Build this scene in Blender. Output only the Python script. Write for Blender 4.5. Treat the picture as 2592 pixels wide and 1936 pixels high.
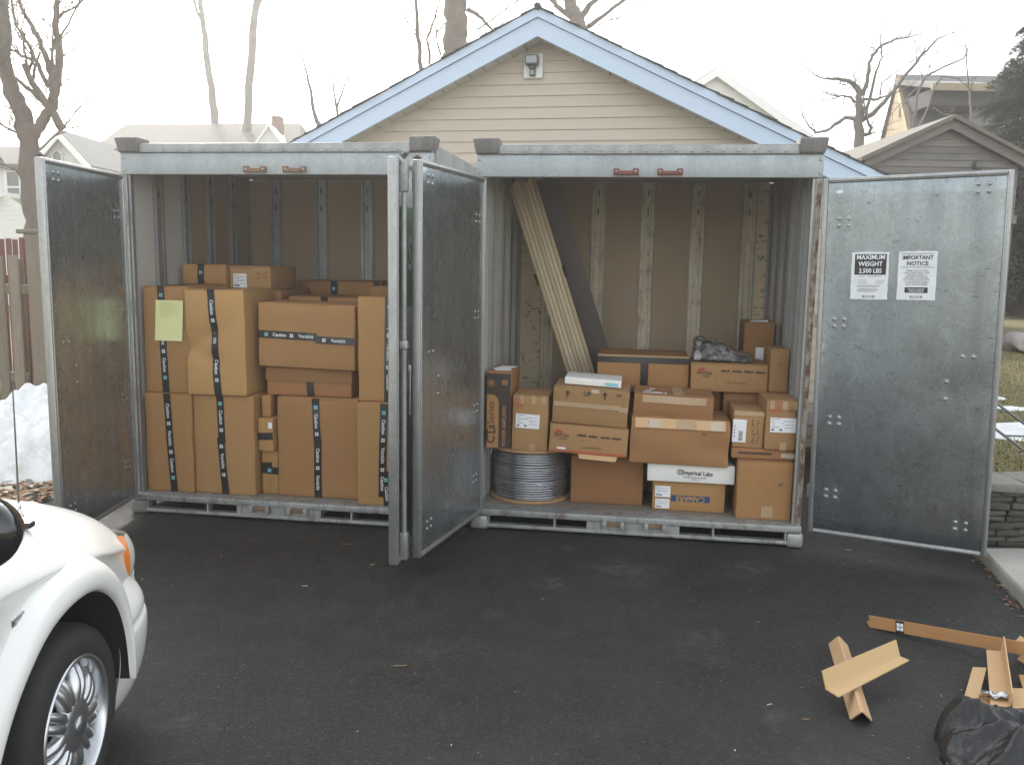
import bpy, math, random
from mathutils import Vector, Matrix, noise
random.seed(11)
for o in list(bpy.data.objects): bpy.data.objects.remove(o, do_unlink=True)
scene = bpy.context.scene
COL = scene.collection
RAD = math.radians

# ------------------------------------------------------------------ camera
FPX, CAM_H, PITCH, ROLL = 2200.0, 1.7767, 0.137, 0.0167      # focal length in photo pixels, height, tilt
_c, _s, _cr, _sr = math.cos(PITCH), math.sin(PITCH), math.cos(ROLL), math.sin(ROLL)
FW = Vector((0, _c, -_s)); _up = Vector((0, _s, _c)); _rx = Vector((1, 0, 0))
CAM_R = _cr * _rx + _sr * _up; CAM_U = -_sr * _rx + _cr * _up
CAM_O = Vector((0, 0, CAM_H))
cam = bpy.data.cameras.new('camera'); cam_o = bpy.data.objects.new('camera', cam); COL.objects.link(cam_o)
cam.sensor_width = 36.0; cam.lens = FPX * 36.0 / 2592.0; cam.clip_start = 0.05; cam.clip_end = 2000
_B = -FW
cam_o.matrix_world = Matrix(((CAM_R.x, CAM_U.x, _B.x, 0), (CAM_R.y, CAM_U.y, _B.y, 0), (CAM_R.z, CAM_U.z, _B.z, CAM_H), (0, 0, 0, 1)))
scene.camera = cam_o

# ------------------------------------------------------------------ sky, sun, exposure
SUN_EL, SUN_AZ = RAD(33), RAD(-24)        # azimuth from +Y towards +X
world = bpy.data.worlds.new('World'); scene.world = world; world.use_nodes = True
nt = world.node_tree; nt.nodes.clear()
sky = nt.nodes.new('ShaderNodeTexSky'); sky.sky_type = 'NISHITA'; sky.sun_disc = False
sky.sun_elevation = SUN_EL; sky.sun_rotation = SUN_AZ
sky.air_density = 1.6; sky.dust_density = 2.0; sky.ozone_density = 1.0; sky.altitude = 60
hsv = nt.nodes.new('ShaderNodeHueSaturation'); hsv.inputs['Saturation'].default_value = 0.28
bgn = nt.nodes.new('ShaderNodeBackground'); bgn.inputs['Strength'].default_value = 0.12
wo = nt.nodes.new('ShaderNodeOutputWorld')
nt.links.new(sky.outputs[0], hsv.inputs['Color']); nt.links.new(hsv.outputs[0], bgn.inputs['Color']); nt.links.new(bgn.outputs[0], wo.inputs['Surface'])
sl = bpy.data.lights.new('sun', 'SUN'); sl.energy = 1.3; sl.angle = RAD(10); sl.color = (1.0, 0.94, 0.85)
sun = bpy.data.objects.new('sun', sl); COL.objects.link(sun)
_sd = Vector((math.sin(SUN_AZ) * math.cos(SUN_EL), math.cos(SUN_AZ) * math.cos(SUN_EL), math.sin(SUN_EL)))
sun.rotation_euler = _sd.to_track_quat('Z', 'Y').to_euler(); sun.location = (-20, 40, 30)
scene.view_settings.view_transform = 'Standard'; scene.view_settings.look = 'None'
scene.view_settings.exposure = 2.0; scene.view_settings.gamma = 1.0; scene.view_settings.use_curve_mapping = False
scene.render.resolution_x = 1024; scene.render.resolution_y = 764

# ------------------------------------------------------------------ photo pixel -> ray -> point on a real plane
def ray(px, py): return FW + CAM_R * ((px - 1296) / FPX) - CAM_U * ((py - 968) / FPX)
def onz(px, py, z=0.0):
    d = ray(px, py); return CAM_O + d * ((z - CAM_H) / d.z)
def at(px, py, Y):
    d = ray(px, py); return CAM_O + d * (Y / d.y)
def onplane(px, py, p, n):
    d = ray(px, py); return CAM_O + d * ((p - CAM_O).dot(n) / d.dot(n))

# ------------------------------------------------------------------ mesh helper
_txt = {}
def text_geo(s, bold):
    k = (s, bold)
    if k not in _txt:
        cu = bpy.data.curves.new('t', 'FONT'); cu.body = s; cu.size = 1.0; cu.align_x = 'CENTER'; cu.align_y = 'CENTER'
        cu.resolution_u = 2; cu.offset = 0.022 if bold else 0.0
        ob = bpy.data.objects.new('t', cu); COL.objects.link(ob)
        bpy.context.view_layer.update()
        me = bpy.data.meshes.new_from_object(ob.evaluated_get(bpy.context.evaluated_depsgraph_get()))
        vs = [v.co.copy() for v in me.vertices]; fs = [tuple(p.vertices) for p in me.polygons]
        bpy.data.objects.remove(ob, do_unlink=True); bpy.data.curves.remove(cu); bpy.data.meshes.remove(me)
        _txt[k] = (vs, fs)
    return _txt[k]
FRONT = Matrix(((1, 0, 0, 0), (0, 0, -1, 0), (0, 1, 0, 0), (0, 0, 0, 1)))   # text plane -> plane facing -Y

class MB:
    def __init__(s): s.v = []; s.f = []; s.k = []; s.sm = []
    def add(s, vs, fs, key, smooth=False):
        n = len(s.v); s.v += [Vector(v) for v in vs]
        for f in fs: s.f.append(tuple(i + n for i in f)); s.k.append(key); s.sm.append(smooth)
        return s
    def box(s, lo, hi, key):
        x0, y0, z0 = lo; x1, y1, z1 = hi
        return s.add([(x0,y0,z0),(x1,y0,z0),(x1,y1,z0),(x0,y1,z0),(x0,y0,z1),(x1,y0,z1),(x1,y1,z1),(x0,y1,z1)],
              [(0,3,2,1),(4,5,6,7),(0,1,5,4),(1,2,6,5),(2,3,7,6),(3,0,4,7)], key)
    def hexa(s, p, key):      # 4 bottom points, 4 top points
        return s.add(p, [(0,3,2,1),(4,5,6,7),(0,1,5,4),(1,2,6,5),(2,3,7,6),(3,0,4,7)], key)
    def prism(s, poly, d, key):   # polygon (list of 3d points) pushed along vector d
        n = len(poly); d = Vector(d); vs = [Vector(p) for p in poly] + [Vector(p) + d for p in poly]
        fs = [tuple(range(n))[::-1], tuple(range(n, 2*n))] + [(i, (i+1) % n, n + (i+1) % n, n + i) for i in range(n)]
        return s.add(vs, fs, key)
    def quad(s, a, b, c, d, key): return s.add([a, b, c, d], [(0,1,2,3)], key)
    def rbox(s, lo, hi, r, key, n=(1,1,1), fn=None, smooth=True):
        lo = Vector(lo); hi = Vector(hi); ax = []
        for i in range(3):
            rr = min(r, (hi[i]-lo[i])*0.45); k = n[i]
            ax.append([lo[i], lo[i]+rr*0.3, lo[i]+rr] + [lo[i]+rr+(hi[i]-lo[i]-2*rr)*j/k for j in range(1, k)] + [hi[i]-rr, hi[i]-rr*0.3, hi[i]])
        idx = {}; vs = []; fs = []
        def vid(i, j, k):
            t = (i, j, k)
            if t not in idx:
                p = Vector((ax[0][i], ax[1][j], ax[2][k])); q = Vector([min(max(p[a], lo[a]+min(r,(hi[a]-lo[a])*0.45)), hi[a]-min(r,(hi[a]-lo[a])*0.45)) for a in range(3)])
                d = p - q
                if d.length > 1e-9: p = q + d.normalized()*min(r, d.length*1.0 if d.length < r else r)
                if fn: p = fn(p)
                idx[t] = len(vs); vs.append(p)
            return idx[t]
        N = [len(a)-1 for a in ax]
        for i in range(N[0]):
            for j in range(N[1]):
                fs.append((vid(i,j,0), vid(i,j+1,0), vid(i+1,j+1,0), vid(i+1,j,0))); fs.append((vid(i,j,N[2]), vid(i+1,j,N[2]), vid(i+1,j+1,N[2]), vid(i,j+1,N[2])))
        for i in range(N[0]):
            for k in range(N[2]):
                fs.append((vid(i,0,k), vid(i+1,0,k), vid(i+1,0,k+1), vid(i,0,k+1))); fs.append((vid(i,N[1],k), vid(i,N[1],k+1), vid(i+1,N[1],k+1), vid(i+1,N[1],k)))
        for j in range(N[1]):
            for k in range(N[2]):
                fs.append((vid(0,j,k), vid(0,j,k+1), vid(0,j+1,k+1), vid(0,j+1,k))); fs.append((vid(N[0],j,k), vid(N[0],j+1,k), vid(N[0],j+1,k+1), vid(N[0],j,k+1)))
        return s.add(vs, fs, key, smooth)
    def tube(s, pts, rad, key, seg=8, caps=True, smooth=True):
        pts = [Vector(p) for p in pts]; n = len(pts)
        if not isinstance(rad, (list, tuple)): rad = [rad]*n
        vs = []; fs = []; t0 = (pts[1]-pts[0]).normalized()
        a = t0.orthogonal().normalized()
        for i, p in enumerate(pts):
            t = (pts[min(i+1, n-1)]-pts[max(i-1, 0)])
            t = t.normalized() if t.length > 1e-9 else t0
            a = (a - t*a.dot(t)); a = a.normalized() if a.length > 1e-6 else t.orthogonal().normalized()
            b = t.cross(a)
            for j in range(seg):
                th = 2*math.pi*j/seg; vs.append(p + (a*math.cos(th)+b*math.sin(th))*rad[i])
        for i in range(n-1):
            for j in range(seg):
                k = (j+1) % seg; fs.append((i*seg+j, i*seg+k, (i+1)*seg+k, (i+1)*seg+j))
        s.add(vs, fs, key, smooth)
        if caps:
            s.add(vs[:seg], [tuple(range(seg))[::-1]], key); s.add(vs[-seg:], [tuple(range(seg))], key)
        return s
    def lathe(s, prof, key, seg=24, M=None, smooth=True, closed=False):   # prof (r, h) about local Z
        M = M or Matrix(); vs = []; fs = []; n = len(prof)
        for r, h in prof:
            for j in range(seg):
                th = 2*math.pi*j/seg; vs.append(M @ Vector((r*math.cos(th), r*math.sin(th), h)))
        for i in range(n if closed else n-1):
            i2 = (i+1) % n
            for j in range(seg):
                k = (j+1) % seg; fs.append((i*seg+j, i*seg+k, i2*seg+k, i2*seg+j))
        return s.add(vs, fs, key, smooth)
    def disc(s, r, key, seg=16, M=None, h=0.0):
        M = M or Matrix()
        return s.add([M @ Vector((r*math.cos(2*math.pi*j/seg), r*math.sin(2*math.pi*j/seg), h)) for j in range(seg)], [tuple(range(seg))], key)
    def grid(s, rows, key, smooth=True, close=False):
        n = len(rows); m = len(rows[0]); vs = [p for r in rows for p in r]; fs = []
        for i in range(n-1):
            for j in range(m if close else m-1):
                k = (j+1) % m; fs.append((i*m+j, i*m+k, (i+1)*m+k, (i+1)*m+j))
        return s.add(vs, fs, key, smooth)
    def text(s, t, size, M, key, bold=False, sx=1.0):
        vs, fs = text_geo(t, bold); S = Matrix.Diagonal((size*sx, size, size, 1))
        return s.add([M @ (S @ v) for v in vs], fs, key)
    def xf(s, M): s.v = [M @ v for v in s.v]; return s
    def build(s, name, parent=None, M=None, subsurf=0, kind=None):
        me = bpy.data.meshes.new(name); me.from_pydata(s.v, [], s.f)
        keys = []
        for k in s.k:
            if k not in keys: keys.append(k)
        for k in keys: me.materials.append(mat(k))
        ki = {k: i for i, k in enumerate(keys)}
        me.polygons.foreach_set('material_index', [ki[k] for k in s.k]); me.polygons.foreach_set('use_smooth', s.sm)
        me.update()
        o = bpy.data.objects.new(name, me); COL.objects.link(o)
        if parent: o.parent = parent
        if M is not None: o.matrix_basis = M
        if subsurf:
            md = o.modifiers.new('sub', 'SUBSURF'); md.levels = subsurf; md.render_levels = subsurf
        if kind: o['kind'] = kind
        return o

def tag(o, label, cat, group=None):
    o['label'] = label; o['category'] = cat
    if group: o['group'] = group
    return o
def empty(name, M, label=None, cat=None, group=None):
    o = bpy.data.objects.new(name, None); COL.objects.link(o); o.matrix_basis = M; o.empty_display_size = 0.1
    if label: tag(o, label, cat, group)
    return o
def dup(o, parent=None):
    c = o.copy(); COL.objects.link(c)
    if parent: c.parent = parent
    return c
def frame(p, yaw, z=0.0): return Matrix.Translation((p[0], p[1], z)) @ Matrix.Rotation(yaw, 4, 'Z')
def nz(p, sc=1.0, off=0.0): return noise.noise(Vector(p)*sc + Vector((off, off*1.7, off*0.3)))
def lerp(a, b, t): return a + (b-a)*t
def sstep(a, b, x):
    t = min(max((x-a)/(b-a), 0), 1); return t*t*(3-2*t)
def interp(tab, x):
    if x <= tab[0][0]: return tab[0][1]
    for (a, va), (b, vb) in zip(tab, tab[1:]):
        if x <= b: return lerp(va, vb, (x-a)/(b-a))
    return tab[-1][1]
# ------------------------------------------------------------------ materials (all procedural)
_mats = {}; _defs = {}
def mat(key):
    if key not in _mats:
        m = bpy.data.materials.new(key); m.use_nodes = True; _mats[key] = m
        _defs[key](m)
    return _mats[key]
class NT:
    def __init__(s, m):
        s.t = m.node_tree; s.t.nodes.clear(); s.out = s.n('ShaderNodeOutputMaterial'); s.p = s.n('ShaderNodeBsdfPrincipled')
        s.l(s.p.outputs[0], s.out.inputs['Surface'])
    def n(s, t): return s.t.nodes.new(t)
    def l(s, a, b): s.t.links.new(a, b)
    def vec(s, scale=(1,1,1), rnd=True, src='Object'):
        tc = s.n('ShaderNodeTexCoord'); mp = s.n('ShaderNodeMapping'); mp.inputs['Scale'].default_value = scale
        s.l(tc.outputs[src], mp.inputs['Vector'])
        if rnd:
            oi = s.n('ShaderNodeObjectInfo'); mu = s.n('ShaderNodeMath'); mu.operation = 'MULTIPLY'; mu.inputs[1].default_value = 37.0
            s.l(oi.outputs['Random'], mu.inputs[0]); s.l(mu.outputs[0], mp.inputs['Location'])
        return mp.outputs[0]
    def noise(s, v, scale, detail=4, rough=0.55, dist=0.0):
        n = s.n('ShaderNodeTexNoise'); n.inputs['Scale'].default_value = scale; n.inputs['Detail'].default_value = detail
        n.inputs['Roughness'].default_value = rough; n.inputs['Distortion'].default_value = dist
        s.l(v, n.inputs['Vector']); return n.outputs['Fac']
    def vor(s, v, scale, out='Distance', feat='F1'):
        n = s.n('ShaderNodeTexVoronoi'); n.inputs['Scale'].default_value = scale; n.feature = feat
        s.l(v, n.inputs['Vector']); return n.outputs[out]
    def ramp(s, f, stops):
        n = s.n('ShaderNodeValToRGB'); e = n.color_ramp.elements
        while len(e) < len(stops): e.new(0.5)
        for i, (p, c) in enumerate(stops):
            e[i].position = p; e[i].color = (c, c, c, 1) if not isinstance(c, tuple) else (*c, 1)
        s.l(f, n.inputs['Fac']); return n.outputs['Color']
    def mix(s, f, a, b, mode='MIX'):
        n = s.n('ShaderNodeMix'); n.data_type = 'RGBA'; n.blend_type = mode
        if isinstance(f, (int, float)): n.inputs[0].default_value = f
        else: s.l(f, n.inputs[0])
        for i, c in ((6, a), (7, b)):
            if isinstance(c, tuple): n.inputs[i].default_value = (*c, 1)
            else: s.l(c, n.inputs[i])
        return n.outputs[2]
    def bump(s, h, strength, dist=0.01):
        n = s.n('ShaderNodeBump'); n.inputs['Strength'].default_value = strength; n.inputs['Distance'].default_value = dist
        s.l(h, n.inputs['Height']); s.l(n.outputs[0], s.p.inputs['Normal']); return n
    def col(s, c):
        if isinstance(c, tuple): s.p.inputs['Base Color'].default_value = (*c, 1)
        else: s.l(c, s.p.inputs['Base Color'])
    def rough(s, r):
        if isinstance(r, (int, float)): s.p.inputs['Roughness'].default_value = r
        else: s.l(r, s.p.inputs['Roughness'])
    def rnd_value(s, c, lo, hi, hue=0.0):       # per-object brightness
        oi = s.n('ShaderNodeObjectInfo'); mr = s.n('ShaderNodeMapRange'); mr.inputs['To Min'].default_value = lo; mr.inputs['To Max'].default_value = hi
        s.l(oi.outputs['Random'], mr.inputs['Value']); h = s.n('ShaderNodeHueSaturation'); s.l(mr.outputs[0], h.inputs['Value']); s.l(c, h.inputs['Color'])
        if hue:
            fr = s.n('ShaderNodeMath'); fr.operation = 'MULTIPLY'; fr.inputs[1].default_value = 7.31; s.l(oi.outputs['Random'], fr.inputs[0]); f2 = s.n('ShaderNodeMath'); f2.operation = 'FRACT'; s.l(fr.outputs[0], f2.inputs[0])
            m2 = s.n('ShaderNodeMapRange'); m2.inputs['To Min'].default_value = 0.5 - hue; m2.inputs['To Max'].default_value = 0.5 + hue; s.l(f2.outputs[0], m2.inputs['Value']); s.l(m2.outputs[0], h.inputs['Hue'])
        return h.outputs[0]

def sc(c, k): return tuple(x*k for x in c)
def simple(key, c, rough=0.6, metal=0.0, var=0.15, scale=6.0, bump=0.0, bscale=60.0, stretch=(1,1,1), rnd=0.0, spec=0.5, coat=0.0):
    def f(m):
        t = NT(m); v = t.vec(stretch); nf = t.noise(v, scale, 5)
        cc = t.mix(nf, sc(c, 1-var), sc(c, 1+var))
        if rnd: cc = t.rnd_value(cc, 1-rnd, 1+rnd)
        t.col(cc); t.rough(rough); t.p.inputs['Metallic'].default_value = metal; t.p.inputs['Specular IOR Level'].default_value = spec
        t.p.inputs['Coat Weight'].default_value = coat; t.p.inputs['Coat Roughness'].default_value = 0.05
        if bump: t.bump(t.noise(v, bscale, 4), bump, 0.004)
    _defs[key] = f
def cardboard(key, c, dark=0.0):
    def f(m):
        t = NT(m); v = t.vec(); big = t.noise(v, 2.2, 3); fib = t.noise(t.vec((60, 60, 500)), 1.0, 3); fleck = t.noise(v, 220, 2, 0.7)
        a = t.mix(big, sc(c, 0.88), sc(c, 1.08)); a = t.mix(t.ramp(fib, [(0.35, 0.0), (0.7, 0.22)]), a, sc(c, 0.78))
        a = t.mix(t.ramp(fleck, [(0.62, 0.0), (0.8, 0.4)]), a, sc(c, 0.7))
        sc_ = t.noise(t.vec((3, 3, 9)), 3.0, 6, 0.7); a = t.mix(t.ramp(sc_, [(0.60, 0.0), (0.78, 0.35 + dark)]), a, sc(c, 0.6))
        a = t.rnd_value(a, 0.86, 1.12, 0.006)
        t.col(a); t.rough(0.78); t.p.inputs['Specular IOR Level'].default_value = 0.3
        w = t.n('ShaderNodeTexWave'); w.wave_type = 'BANDS'; w.bands_direction = 'X'; w.inputs['Scale'].default_value = 62; w.inputs['Distortion'].default_value = 0.4
        t.l(t.vec(), w.inputs['Vector'])
        ad = t.mix(0.6, w.outputs['Color'], t.noise(v, 12, 4)); t.bump(ad, 0.22, 0.002)
    _defs[key] = f
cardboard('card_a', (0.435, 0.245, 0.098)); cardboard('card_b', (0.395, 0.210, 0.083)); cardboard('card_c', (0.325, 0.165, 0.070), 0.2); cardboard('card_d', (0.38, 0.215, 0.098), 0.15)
cardboard('card_light', (0.60, 0.40, 0.215))
simple('card_edge', (0.26, 0.165, 0.09), 0.85, var=0.3, scale=120)
simple('tape_black', (0.018, 0.018, 0.019), 0.28, var=0.3, scale=30, bump=0.15, bscale=40)
simple('print_white', (0.72, 0.74, 0.76), 0.5, var=0.06); simple('print_black', (0.03, 0.028, 0.027), 0.6, var=0.2); simple('print_grey', (0.22, 0.22, 0.23), 0.6)
simple('print_red', (0.55, 0.06, 0.045), 0.6, var=0.3, scale=90); simple('print_blue', (0.02, 0.055, 0.16), 0.5); simple('print_cyan', (0.25, 0.55, 0.65), 0.5)
simple('marker', (0.06, 0.045, 0.035), 0.6, var=0.3); simple('print_faint', (0.19, 0.12, 0.07), 0.7)
simple('print_brown', (0.05, 0.035, 0.03), 0.6, var=0.25, scale=40)
simple('paper', (0.78, 0.78, 0.80), 0.7, var=0.04, scale=20); simple('paper_worn', (0.70, 0.72, 0.73), 0.6, var=0.14, scale=25)
simple('paper_yellow', (0.74, 0.74, 0.36), 0.75, var=0.04); simple('note_ink', (0.55, 0.56, 0.27), 0.75)
simple('tape_tan', (0.42, 0.29, 0.17), 0.3, var=0.12, scale=14); simple('tape_pale', (0.52, 0.42, 0.33), 0.3, var=0.1)
simple('box_white', (0.80, 0.79, 0.75), 0.55, var=0.04, scale=4)
def galv(key, c, rough, dirt, metal=0.9, stain=None, streak=0.5, scuff=0.0):
    def f(m):
        t = NT(m); v = t.vec((1, 1, 1)); sp = t.vor(v, 70, 'Color'); bw = t.n('ShaderNodeRGBToBW'); t.l(sp, bw.inputs[0])
        a = t.mix(bw.outputs[0], sc(c, 0.90), sc(c, 1.08))
        st = t.noise(t.vec((9, 9, 0.8)), 1.3, 6, 0.65); a = t.mix(t.ramp(st, [(0.42, 0.0), (0.75, streak)]), a, sc(c, 0.55))
        d = t.noise(t.vec((2.5, 2.5, 2.5)), 2.4, 8, 0.72, 0.6); a = t.mix(t.ramp(d, [(0.50, 0.0), (0.72, dirt)]), a, (0.16, 0.165, 0.155))
        scr = t.noise(t.vec((6, 6, 26)), 5.0, 5, 0.75, 1.2); a = t.mix(t.ramp(scr, [(0.64, 0.0), (0.70, 0.55*min(1, dirt*2))]), a, (0.07, 0.075, 0.07))
        if scuff:
            k = t.noise(t.vec((4, 4, 9)), 4.5, 8, 0.8, 1.5); a = t.mix(t.ramp(k, [(0.585, 0.0), (0.625, scuff)]), a, (0.05, 0.055, 0.05))
            k2 = t.noise(t.vec((3, 3, 2)), 1.7, 6, 0.7, 0.9); a = t.mix(t.ramp(k2, [(0.56, 0.0), (0.70, scuff * 0.6)]), a, sc(c, 1.45))
        if stain:
            s2 = t.noise(t.vec((5, 5, 2)), 3.0, 7, 0.7); a = t.mix(t.ramp(s2, [(0.52, 0.0), (0.66, 0.8)]), a, stain)
        t.col(a); t.p.inputs['Metallic'].default_value = metal
        rr = t.ramp(t.mix(0.5, t.noise(v, 5, 5, 0.65), st), [(0.25, rough*0.72), (0.7, rough*1.5)]); t.rough(rr)
        t.bump(t.mix(0.3, t.noise(v, 3.0, 3), t.noise(v, 160, 2)), 0.10, 0.006)
    _defs[key] = f
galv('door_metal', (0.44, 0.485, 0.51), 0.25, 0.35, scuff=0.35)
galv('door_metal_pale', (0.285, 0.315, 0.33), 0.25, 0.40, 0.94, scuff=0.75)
galv('door_outer', (0.42, 0.43, 0.42), 0.5, 0.35)
galv('rail_metal', (0.37, 0.375, 0.37), 0.40, 0.18, 0.8)
galv('base_metal', (0.42, 0.43, 0.42), 0.55, 0.55, 0.7, (0.17, 0.12, 0.085))
galv('header_metal', (0.37, 0.40, 0.415), 0.50, 0.12, 0.55, None, 0.18)
galv('strip_metal', (0.36, 0.37, 0.375), 0.50, 0.25, 0.55)
galv('cast_metal', (0.20, 0.19, 0.182), 0.65, 0.5, 0.5)
galv('post_metal_reflect', (0.66, 0.58, 0.42), 0.5, 0.5, 0.15, (0.30, 0.22, 0.13))  # cream base paints in cardboard reflected by the galvanised posts, plus brown stains
galv('post_plain', (0.36, 0.375, 0.37), 0.45, 0.3, 0.8)
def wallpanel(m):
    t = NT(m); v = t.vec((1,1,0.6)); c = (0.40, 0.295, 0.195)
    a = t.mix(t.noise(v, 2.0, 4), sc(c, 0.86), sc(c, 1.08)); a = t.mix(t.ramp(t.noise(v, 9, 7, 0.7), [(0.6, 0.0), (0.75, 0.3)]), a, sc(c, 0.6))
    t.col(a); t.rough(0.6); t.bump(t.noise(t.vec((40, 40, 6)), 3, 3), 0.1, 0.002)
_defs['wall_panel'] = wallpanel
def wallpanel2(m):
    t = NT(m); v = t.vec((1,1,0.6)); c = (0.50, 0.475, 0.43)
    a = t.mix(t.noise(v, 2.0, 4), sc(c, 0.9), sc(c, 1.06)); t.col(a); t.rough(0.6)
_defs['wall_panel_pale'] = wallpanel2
def stained(m):
    t = NT(m); v = t.vec((1,1,1)); c = (0.66, 0.56, 0.38)
    a = t.mix(t.noise(v, 3, 4), sc(c, 0.9), sc(c, 1.08)); a = t.mix(t.ramp(t.noise(t.vec((5,5,9)), 2.2, 7, 0.72, 0.8), [(0.54, 0.0), (0.63, 0.85)]), a, (0.16, 0.12, 0.085))
    t.col(a); t.rough(0.6)
_defs['stained_board'] = stained
simple('white_skin', (0.72, 0.73, 0.72), 0.5, var=0.06, scale=3)
simple('rust_red', (0.17, 0.055, 0.042), 0.7, var=0.35, scale=40, bump=0.2)
simple('rust', (0.20, 0.115, 0.07), 0.8, var=0.5, scale=25, bump=0.3)
simple('deck_wood', (0.20, 0.17, 0.14), 0.8, var=0.3, scale=8, stretch=(1,8,1))
simple('bolt', (0.40, 0.42, 0.43), 0.38, 0.9, var=0.1); simple('green_label', (0.03, 0.28, 0.06), 0.4)
def rusty(m):
    t = NT(m); n = t.noise(t.vec((6, 6, 3)), 3.2, 7, 0.75); a = t.ramp(n, [(0.30, (0.30, 0.29, 0.27)), (0.46, (0.34, 0.30, 0.24)), (0.54, (0.17, 0.10, 0.065)), (0.68, (0.10, 0.055, 0.04))]); t.col(a); t.rough(0.8); t.bump(n, 0.4, 0.004)
_defs['rusty_strip'] = rusty
simple('slot_black', (0.012, 0.012, 0.012), 0.9)
# asphalt
STAINS = []
for _x, _y, _r, _k in ((1590, 1450, .30, .34), (1900, 1440, .17, .34), (1395, 1478, .13, .36), (1245, 1552, .09, .3), (1440, 1387, .08, .3), (1760, 1640, .22, .14), (1130, 1650, .2, .12), (1790, 1607, .10, .3), (450, 1830, .12, .25), (1960, 1820, .12, .18)):
    _p = onz(_x, _y); STAINS.append((_p.x, _p.y, _r, _k))
def asphalt(m):
    t = NT(m); v = t.vec((1,1,1), False); fine = t.noise(v, 170, 3, 0.6); ag = t.vor(v, 95, 'Distance'); agc = t.vor(v, 95, 'Color')
    bw = t.n('ShaderNodeRGBToBW'); t.l(agc, bw.inputs[0])
    big = t.ramp(t.noise(v, 0.8, 7, 0.68), [(0.32, 0.0), (0.68, 1.0)]); mid = t.noise(v, 4.2, 8, 0.72)
    a = t.mix(big, (0.0085, 0.0084, 0.0088), (0.024, 0.0222, 0.0208)); a = t.mix(t.ramp(mid, [(0.42, 0.0), (0.68, 0.75)]), a, (0.036, 0.030, 0.026))
    a = t.mix(t.ramp(bw.outputs[0], [(0.62, 0.0), (0.92, 0.85)]), a, (0.058, 0.054, 0.05)); a = t.mix(t.ramp(bw.outputs[0], [(0.10, 0.6), (0.25, 0.0)]), a, (0.009, 0.009, 0.0095))
    wear = t.ramp(t.noise(v, 0.33, 4, 0.6), [(0.45, 0.0), (0.62, 0.55)]); a = t.mix(wear, a, (0.040, 0.037, 0.0345))
    st = t.noise(v, 1.15, 7, 0.74, 0.5); a = t.mix(t.ramp(st, [(0.60, 0.0), (0.74, 0.5)]), a, (0.085, 0.08, 0.073))
    for (sx_, sy_, sr_, sk) in STAINS:
        dn = t.n('ShaderNodeVectorMath'); dn.operation = 'DISTANCE'; dn.inputs[1].default_value = (sx_, sy_, 0); t.l(v, dn.inputs[0]); mr = t.n('ShaderNodeMapRange'); mr.inputs['From Min'].default_value = sr_; mr.inputs['From Max'].default_value = sr_ * .15; mr.inputs['To Min'].default_value = 0; mr.inputs['To Max'].default_value = 1; t.l(dn.outputs['Value'], mr.inputs['Value'])
        kk = t.mix(1.0, mr.outputs[0], t.ramp(t.noise(v, 9, 6, .75, .6), [(.44, 0.0), (.62, sk)]), 'MULTIPLY'); a = t.mix(kk, a, (0.20, 0.19, 0.175))
    ck = t.vor(t.vec((1,1,1), False), 0.62, 'Distance', 'DISTANCE_TO_EDGE')
    wv = t.n('ShaderNodeTexNoise')
    mv = t.n('ShaderNodeMix'); mv.data_type = 'VECTOR'; mv.inputs[0].default_value = 0.09
    n2 = t.n('ShaderNodeTexNoise'); n2.inputs['Scale'].default_value = 4.0; n2.inputs['Detail'].default_value = 6; t.l(v, n2.inputs['Vector'])
    t.l(v, mv.inputs[4]); t.l(n2.outputs['Color'], mv.inputs[5])
    vo = t.n('ShaderNodeTexVoronoi'); vo.feature = 'DISTANCE_TO_EDGE'; vo.inputs['Scale'].default_value = 0.62; t.l(mv.outputs[1], vo.inputs['Vector'])
    crk = t.ramp(vo.outputs['Distance'], [(0.0, 1.0), (0.006, 0.0)]); gate = t.ramp(t.noise(v, 0.8, 3), [(0.5, 0.0), (0.62, 0.8)])
    cm = t.mix(1.0, crk, gate, 'MULTIPLY'); a = t.mix(cm, a, (0.010, 0.010, 0.010))
    t.col(a); t.rough(t.ramp(mid, [(0.3, 0.52), (0.7, 0.8)])); t.p.inputs['Specular IOR Level'].default_value = 0.35
    h = t.mix(0.45, ag, fine); h = t.mix(t.ramp(crk, [(0.0, 0.0), (1.0, 0.5)]), h, (0, 0, 0)); t.bump(h, 0.75, 0.012)
_defs['asphalt'] = asphalt
def dirtground(m):
    t = NT(m); v = t.vec((1,1,1), False)
    a = t.mix(t.noise(v, 1.2, 6, 0.65), (0.13, 0.12, 0.055), (0.20, 0.165, 0.075)); a = t.mix(t.ramp(t.noise(v, 14, 6, 0.7), [(0.45, 0.0), (0.7, 0.7)]), a, (0.10, 0.075, 0.045))
    t.col(a); t.rough(0.95); t.bump(t.noise(v, 35, 5, 0.7), 0.7, 0.03)
_defs['lawn'] = dirtground
def snow(m):
    t = NT(m); v = t.vec((1,1,1), False); a = t.mix(t.ramp(t.noise(v, 7, 8, 0.72), [(0.48, 0.0), (0.72, 0.55)]), (0.80, 0.81, 0.82), (0.42, 0.40, 0.37))
    a = t.mix(t.ramp(t.noise(v, 55, 3, 0.7), [(0.68, 0.0), (0.75, 0.6)]), a, (0.16, 0.13, 0.10))
    t.col(a); t.rough(0.75); t.p.inputs['Subsurface Weight'].default_value = 0.15; t.p.inputs['Subsurface Radius'].default_value = (0.02, 0.03, 0.04)
    t.bump(t.noise(v, 24, 7, 0.7), 0.6, 0.03)
_defs['snow'] = snow
simple('blade_dry', (0.30, 0.25, 0.10), 0.8, var=0.3, scale=3); simple('blade_green', (0.11, 0.13, 0.035), 0.8, var=0.3, scale=3)
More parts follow.
